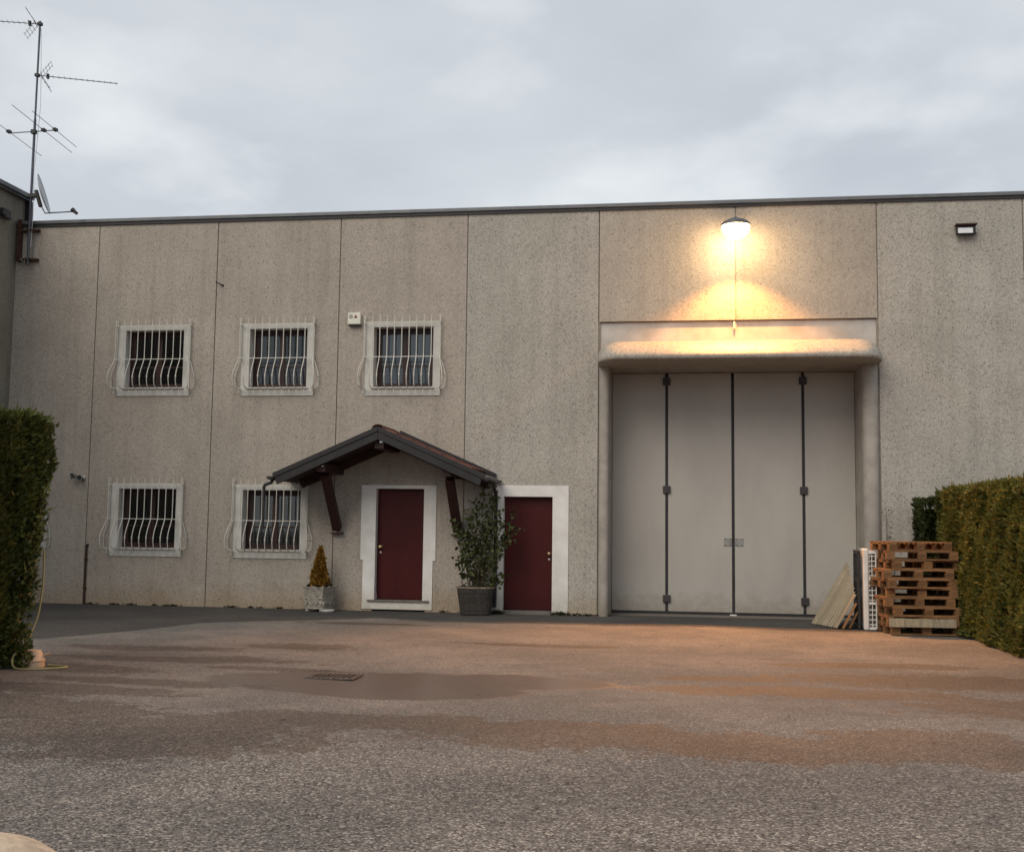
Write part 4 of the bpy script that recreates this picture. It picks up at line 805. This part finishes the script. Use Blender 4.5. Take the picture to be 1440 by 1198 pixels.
# ------------------------------------------------------------------ hedges
def hedge(name, label, x0, x1, y0, y1, h, mt, dens, sz, faces, taper=0.0, cm='bark'):
    T = thing(name, label, 'hedge', ((x0+x1)/2, (y0+y1)/2, 0)); cx, cy = (x0+x1)/2, (y0+y1)/2
    P_, N_ = [], []
    def addf(n, fp, nrm):
        a, b = rng.uniform(0, 1, n), rng.uniform(0, 1, n); q = fp(a, b); nv = np.tile(np.array(nrm, float), (n, 1))
        lump = 0.03*np.sin(q[:, 1]*4.3+q[:, 2]*2.2)+0.025*np.sin(q[:, 2]*6.1-q[:, 1]*2.7+1.3)+0.03*np.sin(q[:, 0]*7+q[:, 1]*9+q[:, 2]*8)
        q = q+nv*(lump[:, None]-np.abs(rng.normal(0, 0.055, (n, 1)))-0.03); P_.append(q); N_.append(nv+np.array([0, 0, 0.75]))
    if '+x' in faces: addf(int(dens*(y1-y0)*h), lambda a, b: np.stack([np.full_like(a, x1)-taper*(1-b), y0+(y1-y0)*a, h*b], 1), (1, 0, 0))
    if '-x' in faces: addf(int(dens*(y1-y0)*h), lambda a, b: np.stack([np.full_like(a, x0)+taper*(1-b), y0+(y1-y0)*a, h*b], 1), (-1, 0, 0))
    if '+y' in faces: addf(int(dens*(x1-x0)*h), lambda a, b: np.stack([x0+(x1-x0)*a, np.full_like(a, y1)-taper*(1-b), h*b], 1), (0, 1, 0))
    if '-y' in faces: addf(int(dens*(x1-x0)*h), lambda a, b: np.stack([x0+(x1-x0)*a, np.full_like(a, y0)+taper*(1-b), h*b], 1), (0, -1, 0))
    addf(int(dens*(x1-x0)*(y1-y0)), lambda a, b: np.stack([x0+(x1-x0)*a, y0+(y1-y0)*b, np.full_like(a, h)], 1), (0, 0, 1))
    p = np.concatenate(P_); nn = np.concatenate(N_)
    hol = np.sin(p[:, 0]*17+p[:, 1]*23+2)*np.sin(p[:, 2]*21-p[:, 1]*9)+0.6*np.sin(p[:, 1]*41+p[:, 2]*33)*np.sin(p[:, 0]*37+p[:, 2]*27+1)
    keep = hol+rng.normal(0, 0.25, len(p)) > -0.72; p, nn = p[keep], nn[keep]
    k = rng.choice(len(p), len(p)//45, replace=False); shoots = (p[k]-np.array([cx, cy, 0])+nn[k]*0.02, nn[k]+np.array([0, 0, 0.5]))
    p = p-np.array([cx, cy, 0])
    p[:, 2] = np.maximum(p[:, 2], 0.03)
    sprays(T, 'foliage', mt, (p, nn), sz, sz*0.17, 0.75)
    sprays(T, 'stray_shoots', mt, shoots, sz*1.7, sz*0.13, 0.7)
    i = 0.13; hx, hy = (x1-x0)/2-i, (y1-y0)/2-i
    bm = bmesh.new(); nx, ny, nz = max(2, int(hx*8)), max(2, int(hy*8)), int(h*4)
    bmesh.ops.create_cube(bm, size=1); bmesh.ops.subdivide_edges(bm, edges=bm.edges, cuts=14, use_grid_fill=True)
    for v in bm.verts:
        x, y, z = v.co; t = (z+.5); k = taper*(1-t)
        v.co = Vector((x*2*(hx-k)+0.04*math.sin(z*31+y*40), y*2*(hy-k)+0.04*math.sin(x*20+z*27), 0.02+t*(h-0.2)+0.03*math.sin(x*30+y*37)))
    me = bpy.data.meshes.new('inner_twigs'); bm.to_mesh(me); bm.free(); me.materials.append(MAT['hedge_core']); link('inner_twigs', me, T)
    nst = max(2, int((y1-y0)/0.8))
    for k in range(nst):
        y = -(y1-y0)/2+0.35+k*((y1-y0)-0.7)/max(1, nst-1)
        MB().tube([(0, y, -0.02), (0.03, y+0.02, h*0.5), (0, y, h*0.8)], [0.05, 0.035, 0.01], 6).build('trunk', 'bark', T)
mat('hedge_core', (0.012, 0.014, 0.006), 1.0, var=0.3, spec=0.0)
hedge('hedge', 'tall dark clipped hedge at the left edge, in the foreground', -4.3, -2.74, -12.6, -9.35, 2.66, 'hedge_dark', 3600, 0.078, ('+x', '+y', '-y'), 0.26)
hedge('hedge', 'long yellow-green clipped hedge along the right side of the yard', 8.20, 9.6, -9.0, -1.05, 2.24, 'hedge_green', 3300, 0.075, ('-x', '+y', '-y'), 0.03)
hedge('hedge', 'short dark green hedge against the wall behind the pallet stack', 7.99, 9.6, -0.95, -0.25, 2.13, 'hedge_deep', 1700, 0.08, ('-x', '-y'), 0.05)

# ------------------------------------------------------------------ pallets and timber
def make_pallet():
    w, d = 1.06, 0.92; t = 0.022; T = thing('wooden_pallet', '', 'pallet')
    def shared(nm, sx, sy, sz):
        me = MB().box(-sx/2, sx/2, -sy/2, sy/2, 0, sz).mesh(nm, 'pallet_wood'); fixn(me); return me
    deck, cross, blk, bot = shared('deck_board', w, 0.12, t), shared('cross_board', 0.12, d, t), shared('block', 0.13, 0.11, 0.075), shared('bottom_board', w, 0.1, t)
    for i in range(5): share('deck_board', deck, T, (random.uniform(-.004, .004), -d/2+0.06+i*(d-0.12)/4, 0.119), (0, 0, random.uniform(-.008, .008)))
    for x in (-w/2+0.065, 0, w/2-0.065):
        share('cross_board', cross, T, (x, 0, 0.0965))
        for y in (-d/2+0.06, 0, d/2-0.06): share('block', blk, T, (x, y, 0.021))
    for y in (-d/2+0.06, 0, d/2-0.06): share('bottom_board', bot, T, (0, y, -0.0015))
    return T
pal = make_pallet()
names = ['bottom', 'second', 'third', 'fourth', 'fifth', 'sixth', 'seventh', 'eighth', 'ninth', 'topmost']
offs = [(0.03, 0.02, 1), (0.0, -0.02, -3), (0.04, -0.04, 3), (-0.05, 0.02, -1), (0.02, 0.04, -5), (-0.05, -0.03, 4), (-0.06, 0.0, -2), (0.05, 0.02, 3), (0.03, 0.0, -6), (-0.06, 0.05, 6)]
for i, (dx, dy, a) in enumerate(offs):
    o = pal if i == 0 else copy_tree(pal)
    o.location = (7.66+dx, -2.08+dy, 0.006+i*0.1425); o.rotation_euler = (0, 0, R(5+a))
    tag(o, f'{names[i]} wooden pallet of the stack beside the right hedge' if i in (0, 9) else f'{names[i]} wooden pallet up from the ground in the stack', 'pallet', 'stacked wooden pallets')
    if i == 9: o.scale = (0.93, 0.93, 1)
bd = MB().box(-0.5, 0.5, -0.012, 0.012, 0, 0.13).build('timber_board', 'plank_wood', None, bevel=0.003); bd.location = (7.66, -2.60, 0.13); bd.rotation_euler = (R(-4), 0, R(5))
tag(bd, 'pale board on edge across the front of the pallet stack', 'board')
st = MB().box(-0.012, 0.012, -0.004, 0.004, 0, 0.2).build('white_strip', 'white_plastic'); st.location = (8.28, -2.42, 0.02); st.rotation_euler = (0, R(-32), 0)
tag(st, 'short white plastic strip leaning at the right foot of the pallets', 'strip')

def plastic_pallet(name, label, m_, loc, rz, ww, hh, th, nx, nz):
    T = thing(name, label, 'plastic pallet', loc, rz)
    fr = MB().box(-ww/2, ww/2, -th/2, th/2, hh-0.06, hh).box(-ww/2, ww/2, -th/2, th/2, 0, 0.06).box(-ww/2, -ww/2+0.06, -th/2, th/2, 0.061, hh-0.061).box(ww/2-0.06, ww/2, -th/2, th/2, 0.061, hh-0.061)
    fr.build('frame', m_, T, bevel=0.012)
    for zz in (hh*0.33, hh*0.62): MB().box(-ww/2+0.061, ww/2-0.061, -th/2+0.004, th/2-0.004, zz-0.035, zz+0.035).build('cross_rail', m_, T, bevel=0.006)
    lat = MB()
    for i in range(1, nx): x = -ww/2+0.06+(ww-0.12)*i/nx; lat.box(x-0.009, x+0.009, -th/2+0.01, -th/2+0.03, 0.05, hh-0.05).box(x-0.009, x+0.009, th/2-0.03, th/2-0.01, 0.05, hh-0.05)
    lat.build('rib', m_, T)
    lat = MB()
    for j in range(1, nz): z = 0.06+(hh-0.12)*j/nz; lat.box(-ww/2+0.05, ww/2-0.05, -th/2+0.012, -th/2+0.028, z-0.008, z+0.008).box(-ww/2+0.05, ww/2-0.05, th/2-0.028, th/2-0.012, z-0.008, z+0.008)
    lat.build('lattice', m_, T)
def white_pallet():
    T = thing('plastic_pallet', 'white plastic grid pallet standing upright against the wooden pallet stack', 'plastic pallet', (7.02, -1.42, 0.003), R(-3))
    hh, d = 1.30, 0.37
    MB().box(-0.085, -0.005, -d, d, 0, hh).build('deck', 'white_plastic', T, bevel=0.02)
    MB().box(0.10, 0.118, -d, d, 0.02, hh-0.05).build('bottom_deck', 'white_plastic', T, bevel=0.004)
    for z in (0.0, 0.40, 0.80, 1.21): MB().box(-0.004, 0.099, -d+0.005, d-0.005, z+0.01, z+0.05).build('cross_rail', 'white_plastic', T)
    for z in [0.09+0.078*k for k in range(15)]:
        if min(abs(z-q-0.03) for q in (0.0, 0.40, 0.80, 1.21)) > 0.035:
            for y in (-d+0.03, d-0.03): MB().box(-0.004, 0.099, y-0.012, y+0.012, z-0.007, z+0.007).build('rib', 'white_plastic', T)
    for y in (-d+0.03, -0.1, d-0.03): MB().box(0.042, 0.054, y-0.01, y+0.01, 0.051, 1.209).build('post', 'white_plastic', T)
white_pallet()
plastic_pallet('plastic_pallet', 'black plastic grid pallet standing upright beside the white one', 'black_plastic', (6.885, -1.27, 0.003), R(90-3), 0.72, 1.27, 0.05, 6, 12)

def planks():
    nm = ['frontmost', 'second', 'third', 'fourth', 'fifth', 'sixth', 'seventh', 'eighth', 'ninth', 'hindmost']
    for i in range(10):
        dn = Vector((0.60, random.uniform(-.01, .01), 1.05)).normalized(); fx = 6.50-0.031*i+random.uniform(-.004, .004); y = -1.60+i*0.095
        ln = (6.815-fx)/dn.x*random.uniform(.97, 1.0); me = MB().box(-0.046, 0.046, -0.014, 0.014, 0, ln).mesh('timber_board', 'plank_wood'); fixn(me)
        o = bpy.data.objects.new('timber_board', me); C.objects.link(o)
        foot = Vector((fx, y, 0.016)); d = dn; s = Vector((0, 1, 0)); s = (s-d*s.dot(d)).normalized(); n_ = s.cross(d)
        # broad face looks up and left
        o.matrix_world = Matrix((s, -n_, d)).transposed().to_4x4(); o.location = foot
        tag(o, f'{nm[i]} of the ten pale boards leaning together beside the gate', 'board', 'boards leaning beside the gate')
    for i, (fx, fy, lab) in enumerate(((6.60, -1.66, 'grey weathered board leaning just right of the pale boards'), (6.70, -1.62, 'short grey board leaning lowest, next to the black plastic pallet'))):
        me = MB().box(-0.05, 0.05, -0.012, 0.012, 0, 0.46-0.16*i).mesh('timber_board', 'pallet_wood'); fixn(me)
        o = bpy.data.objects.new('timber_board', me); C.objects.link(o); foot = Vector((fx, fy, 0.012)); d = (Vector((6.815, fy+0.02, 0.42-0.18*i))-foot).normalized(); s = Vector((0, 1, 0)); s = (s-d*s.dot(d)).normalized(); n_ = s.cross(d)
        o.matrix_world = Matrix((s, -n_, d)).transposed().to_4x4(); o.location = foot
        tag(o, lab, 'board', 'boards leaning beside the gate')
planks()

# ------------------------------------------------------------------ small things in the yard
def yard():
    G_ = thing('drain_grate', 'rectangular slotted drain grate in the damp patch of the yard', 'drain grate', (0.47, -9.30, float(gz(0.47, -9.30))+0.004), R(0))
    MB().box(-0.235, 0.235, -0.165, 0.165, 0.0, 0.006).build('pit', 'pit', G_)
    MB().box(-0.26, 0.26, -0.19, -0.16, 0.0, 0.014).box(-0.26, 0.26, 0.16, 0.19, 0.0, 0.014).box(-0.26, -0.235, -0.16, 0.16, 0.0, 0.014).box(0.235, 0.26, -0.16, 0.16, 0.0, 0.014).build('frame', 'steel_grate', G_)
    for i in range(9):
        x = -0.2115+i*0.0529; MB().box(x-0.010, x+0.010, -0.16, 0.16, 0.007, 0.0135).build('bar', 'steel_grate', G_)
    K = thing('hose_bucket', 'beige plastic bell-shaped tub at the foot of the left hedge', 'tub', (-2.80, -9.50, 0), R(20))
    prof = [(0.118, 0.0), (0.125, 0.02), (0.118, 0.085), (0.112, 0.09), (0.095, 0.16), (0.075, 0.185), (0.04, 0.19), (0, 0.19)]
    MB().lathe(prof, 24).build('body', 'beige_plastic', K, smooth=40)
    MB().lathe([(0.126, 0.07), (0.131, 0.08), (0.126, 0.09)], 24).build('band', 'beige_plastic', K, smooth=60)
    MB().tube([(0.10, 0, 0.13), (0.15, 0, 0.145), (0.17, 0, 0.15)], 0.012, 6).build('spout', 'beige_plastic', K)
    Hs = thing('garden_hose', 'pale green garden hose hanging from the left hedge and looped on the ground', 'hose', (-2.78, -9.55, 0))
    pts = [(-0.04, 0.2, 1.25), (-0.03, 0.2, 0.95), (-0.05, 0.18, 0.6), (-0.07, 0.12, 0.42), (-0.06, 0.0, 0.28), (-0.13, -0.13, 0.14), (-0.06, -0.22, 0.03), (0.12, -0.2, 0.016), (0.28, -0.08, 0.016), (0.36, 0.03, 0.016), (0.33, 0.12, 0.016), (0.20, 0.16, 0.016), (0.06, 0.18, 0.016)]
    sm = []
    for i in range(len(pts)-1):
        p0, p1, p2, p3 = [Vector(pts[min(max(k, 0), len(pts)-1)]) for k in (i-1, i, i+1, i+2)]
        for t in (0, .25, .5, .75): sm.append(0.5*((2*p1)+(p2-p0)*t+(2*p0-5*p1+4*p2-p3)*t*t+(3*p1-p0-3*p2+p3)*t**3))
    MB().tube(sm, 0.012, 8).build('tube', 'hose_green', Hs, smooth=60)
    me = bpy.data.meshes.new('boulder'); bm = bmesh.new(); bmesh.ops.create_icosphere(bm, subdivisions=5, radius=1)
    for v in bm.verts:
        k = 1+0.04*math.sin(v.co.x*3+1)+0.03*math.sin(v.co.y*5+v.co.z*3)+0.012*math.sin(v.co.x*11+v.co.z*9); v.co = Vector((v.co.x*0.40, v.co.y*0.38, v.co.z*0.31))*k
    bm.to_mesh(me); bm.free(); me.materials.append(MAT['boulder']); o = link('boulder', me, None, smooth=80); o.location = (1.40, -16.78, 0.0)
    tag(o, 'smooth pale beige boulder cut off by the bottom left corner', 'boulder')
    # loose stones and a leaf-litter line
    n = 450; m_ = MB()
    for _ in range(n):
        x, y = random.uniform(-1.5, 7.5), random.uniform(-17.8, -12.5); s = random.uniform(0.004, 0.010)
        a = random.uniform(0, 6.28); vs = [(x+s*math.cos(a+k*2.1)*random.uniform(.7, 1.3), y+s*math.sin(a+k*2.1)*random.uniform(.7, 1.3), gz(x, y)+0.001) for k in range(3)]+[(x, y, gz(x, y)+0.001+s*0.35), (x, y, gz(x, y)-0.003)]
        m_.add(vs, [(0, 1, 3), (1, 2, 3), (2, 0, 3), (1, 0, 4), (2, 1, 4), (0, 2, 4)])
    tag(m_.build('loose_gravel', 'gravel'), 'loose pale stone chips scattered over the asphalt', 'gravel', kind='stuff')
    m_ = MB()
    for k in range(150):
        x = random.uniform(-4, 8); y = random.choice([random.uniform(-0.5, -0.06), random.uniform(-3, -0.1), random.uniform(-12, -2), random.uniform(-17, -9)]); a = random.uniform(0, 6.28); l = random.uniform(0.012, 0.03); z = float(gz(x, y))+0.004
        c_, s_ = math.cos(a), math.sin(a); m_.add([(x-c_*l, y-s_*l, z), (x-s_*l*.45, y+c_*l*.45, z+random.uniform(.002, .010)), (x+c_*l, y+s_*l, z+0.002), (x+s_*l*.45, y-c_*l*.45, z+random.uniform(.002, .010))], [(0, 3, 1), (3, 2, 1)])
    tag(m_.build('leaf_litter', 'dead_leaf'), 'small dry leaves and debris scattered over the yard', 'leaf litter', kind='stuff')
    for x, y, s, lab in ((1.85, -0.08, 0.10, 'low dark weed tuft at the right foot of the right red door'), (0.66, -0.10, 0.07, 'small weed tuft between the wicker tub and the right red door')):
        T = thing('weed_tuft', lab, 'weed', (x, y, 0)); q = rng.normal(0, 1, (160, 3))*np.array([s*0.8, s*0.3, 0])+np.array([0, 0, 0.012]); sprays(T, 'blades', 'hedge_deep', (q, np.tile([0, -0.2, 1.0], (160, 1))), 0.07, 0.008, 0.9, 'stuff')
    q = []
    for k in range(26):
        x = random.choice([random.uniform(-7.4, -2.9), random.uniform(-0.4, 0.5), random.uniform(1.9, 2.5), random.uniform(7.5, 8.2), random.uniform(-7.4, -5)]); n = random.randint(12, 40)
        q.append(np.stack([rng.normal(x, random.uniform(.02, .12), n), -0.02-np.abs(rng.normal(0, .02, n)), np.full(n, 0.004)], 1))
    q = np.concatenate(q); o = sprays(None, 'wall_foot_weeds', 'dark_needle', (q, np.tile([0, -0.5, 0.8], (len(q), 1))), 0.045, 0.008, 1.0, 'stuff'); tag(o, 'sparse dark weeds and moss along the foot of the wall', 'weeds')
    T = thing('dry_weed', 'thin dark dry weed against the wall right of the gate', 'weed', (7.62, -0.10, 0)); m_ = MB()
    for k in range(9):
        x = random.uniform(-.05, .05); h = random.uniform(1.2, 2.05); m_.tube([(x, 0, 0), (x*1.4+random.uniform(-.03, .03), 0.02, h*.6), (x*2-0.06*random.random(), 0.03, h)], [0.006, 0.004, 0.002], 4)
    m_.build('stems', 'dry_weed', T)
    q = np.stack([rng.normal(0, .04, 60), rng.normal(0, .02, 60), rng.uniform(0.9, 2.0, 60)], 1); sprays(T, 'leaves', 'dark_needle', (q, np.tile([0, -.5, .4], (60, 1))), 0.05, 0.006, 1.2)
mat('dead_leaf', (0.10, 0.065, 0.035), 0.9, var=0.3, island=0.4)
mat('gravel', (0.36, 0.35, 0.33), 0.85, var=0.2, island=0.35)
yard()
if not pal.get('label'): pass
